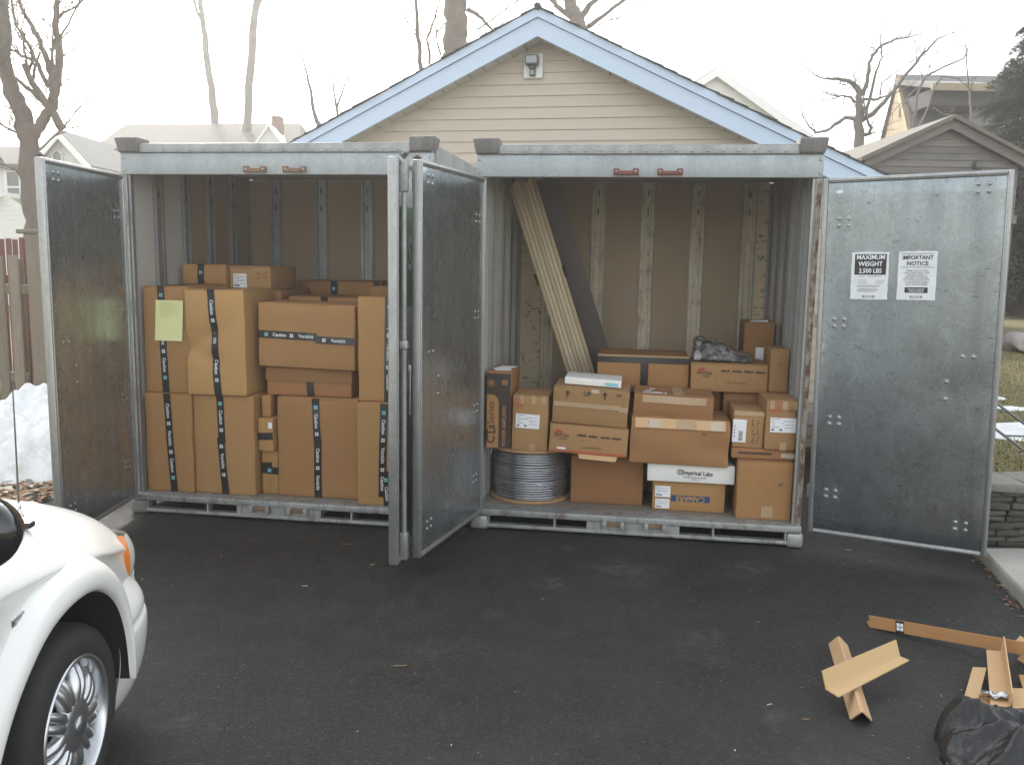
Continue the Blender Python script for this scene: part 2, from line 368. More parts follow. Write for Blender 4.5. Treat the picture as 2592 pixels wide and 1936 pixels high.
simple('leaf_brown', (0.22, 0.11, 0.05), 0.8, var=0.4, scale=9); simple('leaf_tan', (0.34, 0.22, 0.12), 0.8, var=0.3, scale=9); simple('chip_pale', (0.55, 0.50, 0.42), 0.8, var=0.2); simple('twig_orange', (0.36, 0.12, 0.045), 0.8)
simple('concrete', (0.33, 0.315, 0.28), 0.9, var=0.25, scale=5, bump=0.5, bscale=45)
def stone(key, c):
    def f(m):
        t = NT(m); v = t.vec(); a = t.mix(t.noise(v, 5, 6, 0.65), sc(c, 0.65), sc(c, 1.3)); a = t.mix(t.ramp(t.noise(v, 22, 5, 0.7), [(0.5, 0), (0.72, 0.6)]), a, sc(c, 0.5)); a = t.rnd_value(a, 0.75, 1.25)
        t.col(a); t.rough(0.9); t.bump(t.noise(v, 16, 7, 0.7), 0.8, 0.02)
    _defs[key] = f
stone('stone', (0.095, 0.088, 0.075)); stone('stone_cap', (0.20, 0.19, 0.165)); stone('boulder', (0.33, 0.30, 0.28))
def wood(key, c, rough=0.8, stretch=(14, 14, 0.9), rnd=0.18, knot=0.5):
    def f(m):
        t = NT(m); g = t.noise(t.vec(stretch), 3.0, 6, 0.65, 0.4); a = t.mix(g, sc(c, 0.6), sc(c, 1.3)); a = t.mix(t.ramp(t.noise(t.vec(), 2.5, 4), [(0.5, 0.0), (0.75, knot)]), a, sc(c, 0.55)); a = t.rnd_value(a, 1-rnd, 1+rnd)
        t.col(a); t.rough(rough); t.bump(g, 0.4, 0.006)
    _defs[key] = f
wood('fence_wood', (0.20, 0.165, 0.12)); wood('fence_red', (0.15, 0.05, 0.036)); wood('shed_wood', (0.19, 0.175, 0.16), stretch=(0.9, 14, 14)); wood('shed_plank', (0.16, 0.14, 0.12))
wood('trim_wood', (0.52, 0.40, 0.25), 0.6, (14, 14, 0.7), 0.05, 0.25); wood('trim_wood_pale', (0.64, 0.53, 0.37), 0.6, (14, 14, 0.7), 0.05, 0.2); wood('spool_wood', (0.36, 0.22, 0.11), 0.7, (6, 6, 6), 0.05, 0.2)
simple('dark_board', (0.075, 0.06, 0.055), 0.65, var=0.15, scale=5)
wood('bark', (0.155, 0.125, 0.10), 0.95, (9, 9, 1.6), 0.12, 0.4); wood('bark_grey', (0.19, 0.165, 0.15), 0.95, (9, 9, 1.6), 0.12, 0.4)
simple('vinyl_beige', (0.50, 0.435, 0.36), 0.55, var=0.05, scale=1.5, bump=0.06, bscale=80, stretch=(1, 12, 12), rnd=0.025)
simple('fascia_blue', (0.50, 0.60, 0.74), 0.5, var=0.04, scale=2); simple('soffit', (0.50, 0.49, 0.43), 0.6, var=0.1, scale=10, rnd=0.05)
simple('shingle_dark', (0.075, 0.07, 0.068), 0.95, var=0.35, scale=30, bump=0.6, bscale=120, rnd=0.15); simple('shingle_grey', (0.20, 0.195, 0.19), 0.95, var=0.2, scale=8, bump=0.4)
simple('shingle_brown', (0.16, 0.145, 0.125), 0.95, var=0.25, scale=6, bump=0.4)
simple('siding_white', (0.66, 0.66, 0.62), 0.6, var=0.05, scale=2); simple('siding_cream', (0.60, 0.57, 0.47), 0.6, var=0.05, scale=2); simple('trim_white', (0.76, 0.76, 0.74), 0.5, var=0.04)
simple('glass_dark', (0.03, 0.035, 0.04), 0.08, var=0.2, scale=2, spec=0.8); simple('curtain', (0.55, 0.54, 0.50), 0.8, var=0.1, scale=6)
def osb(m):
    t = NT(m); v = t.vec(); a = t.mix(t.vor(v, 9, 'Color'), (0.27, 0.20, 0.12), (0.36, 0.275, 0.175)); t.col(a); t.rough(0.8)
_defs['osb'] = osb
simple('lumber', (0.38, 0.31, 0.20), 0.8, var=0.15, scale=6); simple('brick', (0.20, 0.12, 0.095), 0.9, var=0.3, scale=12)
simple('lamp_grey', (0.10, 0.10, 0.10), 0.5); simple('lamp_glass', (0.22, 0.24, 0.25), 0.12, var=0.1, spec=0.8); simple('plastic_white', (0.76, 0.76, 0.75), 0.45, var=0.03)
# vehicle
def paint(m):
    t = NT(m); t.col((0.80, 0.80, 0.775)); t.rough(0.34); t.p.inputs['Coat Weight'].default_value = 0.7; t.p.inputs['Coat Roughness'].default_value = 0.06
    t.rough(t.ramp(t.noise(t.vec(), 3, 4), [(0.3, 0.3), (0.7, 0.42)]))
_defs['car_paint'] = paint
def tyre(m):
    t = NT(m); a = t.mix(t.noise(t.vec(), 9, 6), (0.016, 0.016, 0.017), (0.034, 0.032, 0.031)); t.col(a); t.rough(0.75); t.bump(t.noise(t.vec(), 120, 3), 0.15, 0.002)
_defs['tyre'] = tyre
simple('alloy', (0.58, 0.59, 0.61), 0.30, 0.95, var=0.06, scale=5); simple('alloy_dark', (0.30, 0.30, 0.31), 0.4, 0.9, var=0.1); simple('black_plastic', (0.02, 0.02, 0.021), 0.38, var=0.2)
simple('gloss_black', (0.010, 0.011, 0.014), 0.10, var=0.1, coat=0.6); simple('chrome', (0.72, 0.73, 0.75), 0.12, 1.0, var=0.03); simple('badge_metal', (0.42, 0.43, 0.45), 0.3, 0.9, var=0.2, scale=50)
simple('liner', (0.010, 0.010, 0.010), 0.9, var=0.2); simple('muddy', (0.28, 0.22, 0.14), 0.85, var=0.3, scale=18); simple('antenna', (0.12, 0.115, 0.10), 0.5, 0.5)
def lens(key, c, r=0.08):
    def f(m):
        t = NT(m); t.col(c); t.rough(r); t.p.inputs['Coat Weight'].default_value = 1.0; t.p.inputs['Coat Roughness'].default_value = 0.03
        t.bump(t.noise(t.vec((1,1,1)), 60, 1), 0.3, 0.004)
    _defs[key] = f
lens('lens_amber', (0.75, 0.22, 0.03)); lens('lens_clear', (0.62, 0.60, 0.55), 0.05); lens('lens_warm', (0.85, 0.55, 0.2))
# others
def bag(m):
    t = NT(m); t.col(t.mix(t.noise(t.vec(), 6, 5), (0.005, 0.005, 0.0055), (0.014, 0.014, 0.0145))); t.rough(0.36); t.bump(t.noise(t.vec(), 22, 5, 0.6, 0.5), 0.5, 0.02)
_defs['bag_black'] = bag
def wrap(m):
    t = NT(m); n = t.noise(t.vec(), 9, 6, 0.7, 0.8); t.col(t.mix(t.ramp(n, [(0.45, 0.0), (0.6, 1.0)]), (0.045, 0.043, 0.04), (0.34, 0.34, 0.34))); t.rough(0.16); t.p.inputs['Coat Weight'].default_value = 0.6
    t.bump(t.noise(t.vec(), 14, 6, 0.65, 1.0), 0.9, 0.03)
_defs['wrap'] = wrap
simple('cable', (0.30, 0.31, 0.33), 0.20, 0.75, var=0.45, scale=9, coat=0.9); simple('foil', (0.55, 0.56, 0.58), 0.2, 0.9, var=0.3, scale=30, bump=0.8, bscale=40); simple('steel_tube', (0.16, 0.17, 0.17), 0.4, 0.7)
simple('needle', (0.045, 0.06, 0.038), 0.8, var=0.3, scale=3); simple('needle_light', (0.075, 0.085, 0.05), 0.8, var=0.3, scale=3)
# ------------------------------------------------------------------ terrain
WALL_X, WALL_Y = 2.86, 5.36          # corner of the stone retaining wall
def gz(x, y):
    r = sstep(WALL_X + 0.05, WALL_X + 0.12, x) * sstep(WALL_Y + 0.05, WALL_Y + 0.12, y)
    up = r * (0.44 + 0.035 * max(0, min(y, 16) - 5.4))
    lf = sstep(-3.3, -7.5, x) * sstep(3.5, 7, y) * 0.12
    back = 0.35 * sstep(14, 40, y) * (1 - r)
    return -0.01 + up + lf + back + (0.02 * nz((x, y, 0), 0.9) if (r > 0.5 or x < -4.5) else 0)
def axis_vals(a, b, fine0, fine1, fs, cs):
    v = []; x = a
    while x < b - 1e-6:
        v.append(x); x += fs if fine0 <= x < fine1 else cs
    v.append(b); return v
xs = sorted(set([-400, -150, -80] + [round(v, 3) for v in axis_vals(-40, 40, -9, 12, 0.35, 2.0)] + [WALL_X + 0.05, WALL_X + 0.12, 80, 150, 400]))
ys = sorted(set([-60, -20, -8] + [round(v, 3) for v in axis_vals(-4, 60, -2, 18, 0.35, 2.0)] + [WALL_Y + 0.05, WALL_Y + 0.12, 90, 150, 400]))
g = MB(); g.grid([[Vector((x, y, gz(x, y))) for x in xs] for y in ys], 'lawn')
o = g.build('ground'); o['kind'] = 'structure'
# driveway: asphalt sheet, edge a little uneven
edge_r = [(-6, 2.15), (2.5, 2.45), (3.8, 2.62), (4.37, 2.72), (5.2, 2.93), (5.36, 2.90), (9.2, 2.84)]
edge_l = [(-6, -3.4), (3.0, -3.5), (5.0, -3.55), (6.3, -3.62), (8.0, -3.7), (9.2, -3.75)]
rows = []; y = -6.0
while y <= 9.2:
    a = interp(edge_l, y) + 0.04 * nz((y, 3, 0), 2.3); b = interp(edge_r, y) + 0.03 * nz((y, 9, 0), 2.7)
    rows.append([Vector((lerp(a, b, i / 60), y, 0.004 + 0.003 * nz((lerp(a, b, i / 60), y, 0), 1.3))) for i in range(61)]); y += 0.1
d = MB(); d.grid(rows, 'asphalt'); o = d.build('driveway'); o['kind'] = 'structure'

# ------------------------------------------------------------------ garage
GY = -0.19; GO = at(1362, 300, 8.55); GO.z = 0
GU = Vector((math.cos(GY), math.sin(GY), 0)); GN = Vector((-math.sin(GY), math.cos(GY), 0))
GM = frame(GO, GY)
def gl(px, py, dv=0.0):
    p = onplane(px, py, GO + GN * dv, GN) - GO; return p.dot(GU), p.z
ax_, az_ = gl(1362, 12); bx_, bz_ = gl(2010, 345); cx_, cz_ = gl(720, 345)
SL = 0.5 * ((az_ - bz_) / (bx_ - ax_) + (az_ - cz_) / (ax_ - cx_))     # rake slope
APX, APZ = ax_, az_; HALF = 3.55
gar = empty('garage', GM, 'beige vinyl sided garage with pale blue rake boards behind the containers', 'garage')
CS = math.cos(math.atan(SL)); 
def rake(sgn, t0, t1, v0, v1, key, name, z_off=0.0):
    # board following the rake: t = drop below the roof line, measured vertically
    m = MB(); x1 = APX + sgn * HALF
    p = [(APX, v0, APZ - t1), (APX, v0, APZ - t0), (x1, v0, APZ - t0 - SL * HALF), (x1, v0, APZ - t1 - SL * HALF)]
    m.prism(p, (0, v1 - v0, 0), key); return m.build(name, gar)
for sg in (-1, 1):
    rake(sg, 0.035, 0.115, -0.030, 0.02, 'fascia_blue', 'rake_trim')
    rake(sg, 0.120, 0.285, -0.005, 0.03, 'fascia_blue', 'rake_board')
# soffit strips between rake board and wall
SOF = 0.24; WV = 0.27
for sg in (-1, 1):
    L = HALF; n = 26
    for i in range(n):
        a = i / n * L + 0.006; b = (i + 1) / n * L - 0.006; m = MB()
        za, zb = APZ - 0.285 - SL * a + 0.02, APZ - 0.285 - SL * b + 0.02
        m.hexa([(APX + sg*a, 0.032, za-.012), (APX + sg*b, 0.032, zb-.012), (APX + sg*b, WV+.02, zb-.012), (APX + sg*a, WV+.02, za-.012), (APX + sg*a, 0.032, za), (APX + sg*b, 0.032, zb), (APX + sg*b, WV+.02, zb), (APX + sg*a, WV+.02, za)], 'soffit')
        m.build('soffit_panel', gar)
# lap siding, one object per course
WHALF = 3.2; topz = APZ - 0.285 + 0.02; H = 0.108; k = 0; z = 0.05
while z < topz - 0.03:
    zt = min(z + H + 0.012, topz - 0.01)
    def hw(zz): return max(0.012, min(WHALF, (topz - zz) / SL))
    a, b = hw(z), hw(zt); m = MB()
    m.hexa([(APX - a, WV - 0.016, z), (APX + a, WV - 0.016, z), (APX + a, WV + 0.03, z), (APX - a, WV + 0.03, z), (APX - b, WV - 0.002, zt), (APX + b, WV - 0.002, zt), (APX + b, WV + 0.03, zt), (APX - b, WV + 0.03, zt)], 'vinyl_beige')
    m.build('siding_board', gar); z += H
m = MB(); m.box((APX - 3.18, WV + 0.035, 0), (APX - 3.0, 6.3, 2.05), 'vinyl_beige'); m.box((APX + 3.0, WV + 0.035, 0), (APX + 3.18, 6.3, 2.05), 'vinyl_beige'); m.box((APX - 3.0, 6.1, 0), (APX + 3.0, 6.28, 2.05), 'vinyl_beige'); m.build('side_wall', gar)
for sg in (-1, 1):
    m = MB(); p = [(APX, -0.02, APZ - 0.10), (APX, -0.02, APZ - 0.035), (APX + sg*HALF, -0.02, APZ - 0.035 - SL*HALF), (APX + sg*HALF, -0.02, APZ - 0.10 - SL*HALF)]
    m.prism([(x, 0.035, z) for x, y, z in p], (0, 6.4, 0), 'soffit'); m.build('roof_deck', gar)
    n = 28; rl = HALF + 0.05
    for i in range(n):      # shingle courses, each a little ragged at the rake
        a = i / n * rl; b = (i + 1) / n * rl + 0.03; e = random.uniform(-0.018, 0.012); h0 = random.uniform(0.014, 0.026); m = MB()
        f = lambda x, up: (APX + sg * x, APZ - 0.035 - SL * x + up)
        (xa, za), (xb, zb) = f(a, 0.004), f(b, h0); (xa2, za2), (xb2, zb2) = f(a, 0.0), f(b, 0.004)
        v0 = -0.045 + e
        m.hexa([(xa, v0, za2), (xb, v0, zb2), (xb, 6.45, zb2), (xa, 6.45, za2), (xa, v0, za + 0.006), (xb, v0, zb), (xb, 6.45, zb), (xa, 6.45, za + 0.006)], 'shingle_dark'); m.build('shingle_course', gar)
m = MB(); m.tube([(APX, -0.05, APZ - 0.025), (APX, 6.45, APZ - 0.025)], 0.035, 'shingle_dark', 6); m.build('ridge_cap', gar)
# flood light
fx, fz = gl(1354, 172, WV)
fl = empty('flood_light', GM @ Matrix.Translation((fx, WV - 0.016, fz)), 'small grey floodlight on white plate under garage gable peak', 'light')
m = MB(); m.rbox((-0.105, -0.035, -0.11), (0.085, 0.004, 0.125), 0.015, 'plastic_white'); m.build('mounting_plate', fl)
m = MB(); m.rbox((-0.078, -0.13, 0.0), (0.052, -0.045, 0.095), 0.012, 'lamp_grey'); m.rbox((-0.066, -0.138, 0.012), (0.040, -0.128, 0.083), 0.006, 'lamp_glass'); hd = m.build('lamp_head', fl)
m = MB(); m.rbox((-0.045, -0.10, -0.03), (0.022, -0.035, 0.0), 0.01, 'lamp_grey'); m.rbox((-0.038, -0.085, -0.095), (0.018, -0.035, -0.03), 0.008, 'lamp_grey'); m.rbox((-0.028, -0.092, -0.085), (0.008, -0.084, -0.045), 0.004, 'lamp_glass'); m.build('motion_sensor', fl)

# ------------------------------------------------------------------ storage containers
CW = 2.13
class Cont: pass
def cont_frame(p, yaw):
    c = Cont(); c.p = Vector((p[0], p[1], 0.005)); c.yaw = yaw; c.U = Vector((math.cos(yaw), math.sin(yaw), 0)); c.V = Vector((-math.sin(yaw), math.cos(yaw), 0)); c.M = frame(c.p, yaw, 0.005); return c
CL = cont_frame((-2.6242, 5.9246), -0.1474); CR = cont_frame((-0.2474, 5.6921), -0.1424)
def inC(c, px, py, v):
    p = onplane(px, py, c.p + c.V * v, c.V) - c.p; return Vector((p.dot(c.U), v, p.z))
def inCu(c, px, py, u):
    p = onplane(px, py, c.p + c.U * u, c.U) - c.p; return Vector((u, p.dot(c.V), p.z))

def hat_post(name, parent, M, h, slots=True, key='post_metal_reflect', w=0.115):
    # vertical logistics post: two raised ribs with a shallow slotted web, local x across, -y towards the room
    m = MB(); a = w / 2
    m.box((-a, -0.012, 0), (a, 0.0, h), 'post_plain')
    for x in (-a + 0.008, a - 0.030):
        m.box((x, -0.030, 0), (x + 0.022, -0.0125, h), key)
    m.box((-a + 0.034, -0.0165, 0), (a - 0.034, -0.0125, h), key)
    if slots:
        for zz in (h - 0.11, h - 0.26):
            m.box((-0.004, -0.0185, zz), (0.004, -0.017, zz + 0.05), 'slot_black')
    return m.build(name, parent, M)

def container(c, label, rusty):
    root = empty('storage_container', c.M, label, 'container', 'galvanised storage containers side by side')
    # base
    m = MB(); m.rbox((0.0, -0.045, 0.097), (CW, 0.10, 0.140), 0.006, 'base_metal'); m.rbox((0.02, -0.042, 0.016), (CW - 0.02, 0.02, 0.040), 0.004, 'base_metal')
    for a, b in ((0.105, 0.112), (0.548, 0.562), (0.768, 1.369), (1.577, 1.590), (2.03, 2.04)): m.box((a, -0.038, 0.041), (b, 0.015, 0.096), 'base_metal')
    m.box((0.0, 1.84, 0.02), (CW, 1.90, 0.139), 'base_metal'); m.box((0, 0.101, 0.03), (0.05, 1.839, 0.136), 'base_metal'); m.box((CW - 0.05, 0.101, 0.03), (CW, 1.839, 0.136), 'base_metal')
    m.box((0.78, 0.02, 0.045), (1.36, 1.83, 0.095), 'base_metal')
    m.build('base_frame', root)
    m = MB(); m.box((0.05, 0.101, 0.096), (CW - 0.05, 1.84, 0.1395), 'deck_wood'); m.build('floor_deck', root)
    for u0 in (0.87, 1.14):
        m = MB(); m.rbox((u0, -0.075, 0.062), (u0 + 0.028, -0.04, 0.108), 0.005, 'base_metal'); m.rbox((u0 + 0.115, -0.075, 0.062), (u0 + 0.143, -0.04, 0.108), 0.005, 'base_metal'); m.rbox((u0 + 0.02, -0.062, 0.074), (u0 + 0.125, -0.046, 0.098), 0.005, 'rust'); m.build('lock_keeper', root)
    for u0, u1 in ((-0.012, 0.105), (CW - 0.09, CW + 0.014)):
        for v0, v1 in ((-0.05, 0.10), (1.80, 1.92)):
            m = MB(); m.rbox((u0, v0, 0.0), (u1, v1, 0.094), 0.02, 'cast_metal' if not rusty else 'base_metal', (2, 2, 2)); m.build('corner_foot', root)
    # corner posts
    for u0, u1, inn in ((0.0, 0.035, 1), (CW - 0.035, CW, -1)):
        m = MB(); m.box((u0, 0.0, 0.1405), (u1, 0.05, 2.309), 'post_plain')
        uu = u1 + 0.001 if inn > 0 else u0 - 0.019
        m.box((uu, 0.012, 0.1405), (uu + 0.018, 0.045, 2.309), 'rail_metal'); 
        o = m.build('door_post', root)
        if inn < 0:
            m = MB(); m.rbox((u0 + 0.004, -0.006, 0.15), (u1 - 0.002, 0.0005, 2.29), 0.002, 'rusty_strip' if rusty else 'post_plain', (1, 1, 20), lambda p: p + Vector((0.003 * nz((0, 0, p.z), 9), 0, 0)))
            m.build('hinge_strip', o)
    for u0 in (0.0, CW - 0.06):
        m = MB(); m.box((u0, 1.84, 0.1405), (u0 + 0.06, 1.90, 2.44), 'post_plain'); m.build('rear_post', root)
    # header and top strip
    m = MB(); m.rbox((0.0, -0.012, 2.310), (CW, 0.045, 2.448), 0.004, 'header_metal'); m.build('header_beam', root)
    m = MB(); m.rbox((0.0, -0.026, 2.449), (CW, 0.02, 2.503), 0.005, 'strip_metal'); m.rbox((0.15, -0.026, 2.500), (CW - 0.15, 0.06, 2.507), 0.003, 'rail_metal'); ts = m.build('top_rail', root)
    m = MB()
    for i in range(21):
        u = 0.13 + i * (CW - 0.26) / 20; m.lathe([(0.008, 0), (0.0065, 0.004), (0.0, 0.006)], 'bolt', 8, Matrix.Translation((u, -0.026, 2.466)) @ Matrix.Rotation(RAD(90), 4, 'X'))
    for u in (0.02, CW - 0.02):
        for z in (2.335, 2.415): m.lathe([(0.008, 0), (0.0065, 0.004), (0.0, 0.006)], 'bolt', 8, Matrix.Translation((u, -0.012, z)) @ Matrix.Rotation(RAD(90), 4, 'X'))
    m.build('rivet_row', root, kind='stuff')
    for u0, sg in ((0.0, 1), (CW, -1)):
        for v0, v1, zt_, wd in ((-0.040, 0.10, 2.546, 0.150), (1.80, 1.92, 2.526, 0.11)):
            m = MB(); f = lambda x: u0 + sg * x
            def taper(p, u0=u0, sg=sg): 
                t = (p.z - 2.452) / 0.10; q = p.copy(); q.x += -sg * 0.024 * t * (1 if abs(p.x - u0) < 0.08 else 0) ; q += Vector((nz(p, 18, u0), nz(p, 18, 5), nz(p, 18, 9))) * 0.005; return q
            lo, hi = sorted((f(0.0), f(wd))); m.rbox((lo, v0, 2.452), (hi, v1, zt_), 0.012, 'cast_metal', (3, 2, 2), taper); m.build('corner_casting', root)
    for u0 in (0.87, 1.14):
        m = MB(); k = 'rust_red' if rusty else 'rust'
        m.rbox((u0, -0.034, 2.322), (u0 + 0.035, -0.012, 2.362), 0.004, k); m.rbox((u0 + 0.12, -0.034, 2.322), (u0 + 0.155, -0.012, 2.362), 0.004, k); m.rbox((u0 + 0.03, -0.046, 2.322), (u0 + 0.125, -0.026, 2.346), 0.005, k)
        for x in (0.018, 0.137): m.lathe([(0.007, 0), (0.0, 0.004)], 'bolt', 8, Matrix.Translation((u0 + x, -0.034, 2.344)) @ Matrix.Rotation(RAD(90), 4, 'X'))
        m.build('lock_bracket', root)
    # roof, side rails, outer skins
    m = MB(); m.box((0.021, 0.021, 2.462), (CW - 0.021, 1.90, 2.480), 'rail_metal'); m.build('roof_sheet', root)
    m = MB(); m.box((0.04, 0.0455, 2.4495), (CW - 0.04, 1.83, 2.461), 'wall_panel_pale'); m.build('ceiling_lining', root)
    for u0, u1 in ((-0.004, 0.02), (CW - 0.02, CW + 0.004)):
        m = MB(); m.box((u0, 0.061, 2.39), (u1, 1.88, 2.503), 'strip_metal'); m.build('side_rail', root)
        m = MB(); m.box((u0 + 0.004, 0.051, 0.1405), (u1 - 0.004, 1.839, 2.389), 'white_skin'); m.build('side_skin', root)
    m = MB(); m.box((0.061, 1.86, 0.1405), (CW - 0.061, 1.895, 2.4615), 'white_skin'); m.build('rear_skin', root)
    # lining panels and logistics posts
    Z0, HP = 0.141, 2.30; HI = Z0 + HP
    pv = [0.37, 0.75, 1.13, 1.51]; edges = [0.055] + pv + [1.815]
    for sg, ux in ((1, 0.030), (-1, CW - 0.030)):
        for i, (a, b) in enumerate(zip(edges, edges[1:])):
            a2 = a + (0.0 if i == 0 else 0.0585); b2 = b - (0.0 if i == len(edges) - 2 else 0.0585)
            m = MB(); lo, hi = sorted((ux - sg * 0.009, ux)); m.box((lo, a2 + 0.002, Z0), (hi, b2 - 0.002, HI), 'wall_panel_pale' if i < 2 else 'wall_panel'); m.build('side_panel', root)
        for v in pv:
            hat_post('wall_post', root, Matrix.Translation((ux - sg * 0.006, v, Z0)) @ Matrix.Rotation(RAD(90) * sg, 4, 'Z'), HP, True, 'post_plain')
    pu = [0.285, 0.695, 1.105, 1.515, 1.925]; edges = [0.05] + pu + [CW - 0.05]; VB = 1.83
    for i, (a, b) in enumerate(zip(edges, edges[1:])):
        a2 = a + (0.0 if i == 0 else 0.0585); b2 = b - (0.0 if i == len(edges) - 2 else 0.0585)
        m = MB(); m.box((a2 + 0.002, VB, Z0), (b2 - 0.002, VB + 0.009, HI), 'stained_board' if (i in (0, len(edges) - 2) and rusty) else 'wall_panel'); m.build('rear_panel', root)
    for u in pu: hat_post('wall_post', root, Matrix.Translation((u, VB + 0.006, Z0)), HP, True, 'post_metal_reflect' if rusty else 'post_plain')
    return root
ROOT_L = container(CL, 'galvanised storage container filled with tall boxes taped in black', False)
ROOT_R = container(CR, 'galvanised storage container with mixed boxes, cable spool and leaning boards', True)

DL, DZ0, DZ1 = 0.995, 0.118, 2.302
def door(c, root, u, v, ang, side, key, sag=0.0, label=None):
    # side +1: left door (inner face +Y), -1: right door (inner face -Y)
    M = Matrix.Translation((u, v, 0)) @ Matrix.Rotation(-ang, 4, 'Z') @ Matrix.Translation((0, 0, 1.2)) @ Matrix.Rotation(sag, 4, 'Y') @ Matrix.Translation((0, 0, -1.2))
    m = MB()
    def wob(p): return p + Vector((0, 0.0035 * nz((p.x, 0, p.z), 3.1, u * 7) + 0.002 * nz((p.x, 0, p.z), 9, u), 0))
    m.rbox((0.03, -0.016, DZ0 + 0.03), (DL - 0.03, 0.016, DZ1 - 0.03), 0.002, key, (12, 1, 26), wob)
    d = m.build('door', root, M)
    if label: d['label'] = label
    w = 0.030
    for nm, lo, hi in (('door_stile', (0, 0, DZ0), (w, 0, DZ1)), ('door_stile', (DL - w, 0, DZ0), (DL, 0, DZ1)), ('door_rail', (w, 0, DZ0), (DL - w, 0, DZ0 + w)), ('door_rail', (w, 0, DZ1 - w), (DL - w, 0, DZ1))):
        m = MB(); lo = (lo[0], -0.024, lo[2]); hi = (hi[0], 0.024, hi[2]); m.rbox(lo, hi, 0.007, 'rail_metal')
        if nm == 'door_stile': m.rbox((lo[0] + 0.010, -0.029, lo[2] + .01), (hi[0] - 0.010, 0.029, hi[2] - .01), 0.006, 'rail_metal')
        else: m.rbox((lo[0], -0.029, lo[2] + 0.010), (hi[0], 0.029, hi[2] - 0.010), 0.006, 'rail_metal')
        m.build(nm, d)
    # carriage bolts on the inner face, in fours
    q = 1 if side > 0 else -1
    for (x, z, n) in ((0.10, 2.02, 4), (0.88, 2.19, 4), (0.10, 1.42, 4), (0.10, 0.82, 4), (0.10, 0.36, 4), (0.88, 0.26, 4), (0.86, 1.27, 2), (0.73, 1.12, 1), (0.73, 1.02, 1)):
        for i in range(n):
            bx = x + (i % 2) * 0.055 if x < 0.5 else x - (i % 2) * 0.055; bz = z + (i // 2) * 0.042
            m = MB(); m.lathe([(0.0105, 0.0), (0.0095, 0.003), (0.006, 0.005), (0.0, 0.006)], 'bolt', 10); m.lathe([(0.017, 0.0004), (0.013, 0.0012)], 'rail_metal', 10)
            m.build('bolt', d, Matrix.Translation((bx, 0.0165 * q, bz)) @ Matrix.Rotation(RAD(-90) * q, 4, 'X'))
    # outer face: lock rod, guides, handle
    y = -q * 0.040
    m = MB(); m.tube([(0.90, y, 0.14), (0.90, y, 2.29)], 0.014, 'door_outer', 10); rod = m.build('lock_rod', d)
    for a, b in ((2.13, 2.30), (0.125, 0.28), (1.30, 1.345)):
        m = MB(); m.rbox((0.876, y - 0.022, a), (0.924, y + 0.022, b), 0.006, 'door_outer'); m.build('rod_guide', rod)
    m = MB(); m.rbox((0.82, y - 0.02 * q - 0.01, 1.16), (0.865, y - 0.02 * q + 0.012, 1.21), 0.006, 'rail_metal'); m.rbox((0.835, y - 0.02 * q - 0.004, 0.93), (0.852, y - 0.02 * q + 0.008, 1.165), 0.005, 'rail_metal'); m.build('handle', rod)
    if not sag:
        m = MB(); m.rbox((-0.055, -0.012, 0.030), (0.055, 0.012, 0.044), 0.005, 'cast_metal', (2, 1, 1)); m.lathe([(0.012, 0), (0.012, 0.022), (0.03, 0.036), (0.0, 0.036)], 'cast_metal', 8); m.build('cam', rod, Matrix.Translation((0.90, y, 2.288)) @ Matrix.Rotation(RAD(25), 4, 'Z'))
    for z in (0.35, 0.82, 1.42, 2.02):
        m = MB(); m.rbox((-0.02, -q * 0.03 - 0.007, z), (0.15, -q * 0.03 + 0.005, z + 0.05), 0.003, 'door_outer'); m.tube([(-0.012, -q * 0.03, z - 0.015), (-0.012, -q * 0.03, z + 0.065)], 0.011, 'door_outer', 8); m.build('hinge', d)
    return d, M
D_LL, M_LL = door(CL, ROOT_L, 0.024, -0.045, RAD(82.2), 1, 'door_metal')
D_LR, M_LR = door(CL, ROOT_L, 2.106, -0.045, RAD(86.5), -1, 'door_metal')
D_RL, M_RL = door(CR, ROOT_R, 0.050, -0.045, RAD(100.5), 1, 'door_metal')
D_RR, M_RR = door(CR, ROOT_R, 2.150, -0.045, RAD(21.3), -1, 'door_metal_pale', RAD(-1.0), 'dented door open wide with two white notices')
# green label on the outer face of the left container's right door
m = MB(); m.box((0.15, 0.0285, 1.52), (0.86, 0.030, 2.06), 'green_label'); m.text('SHIP', 0.26, Matrix.Translation((0.5, 0.0305, 1.8)) @ Matrix.Rotation(RAD(180), 4, 'Z') @ FRONT, 'print_white', True); m.build('green_sign', D_LR)

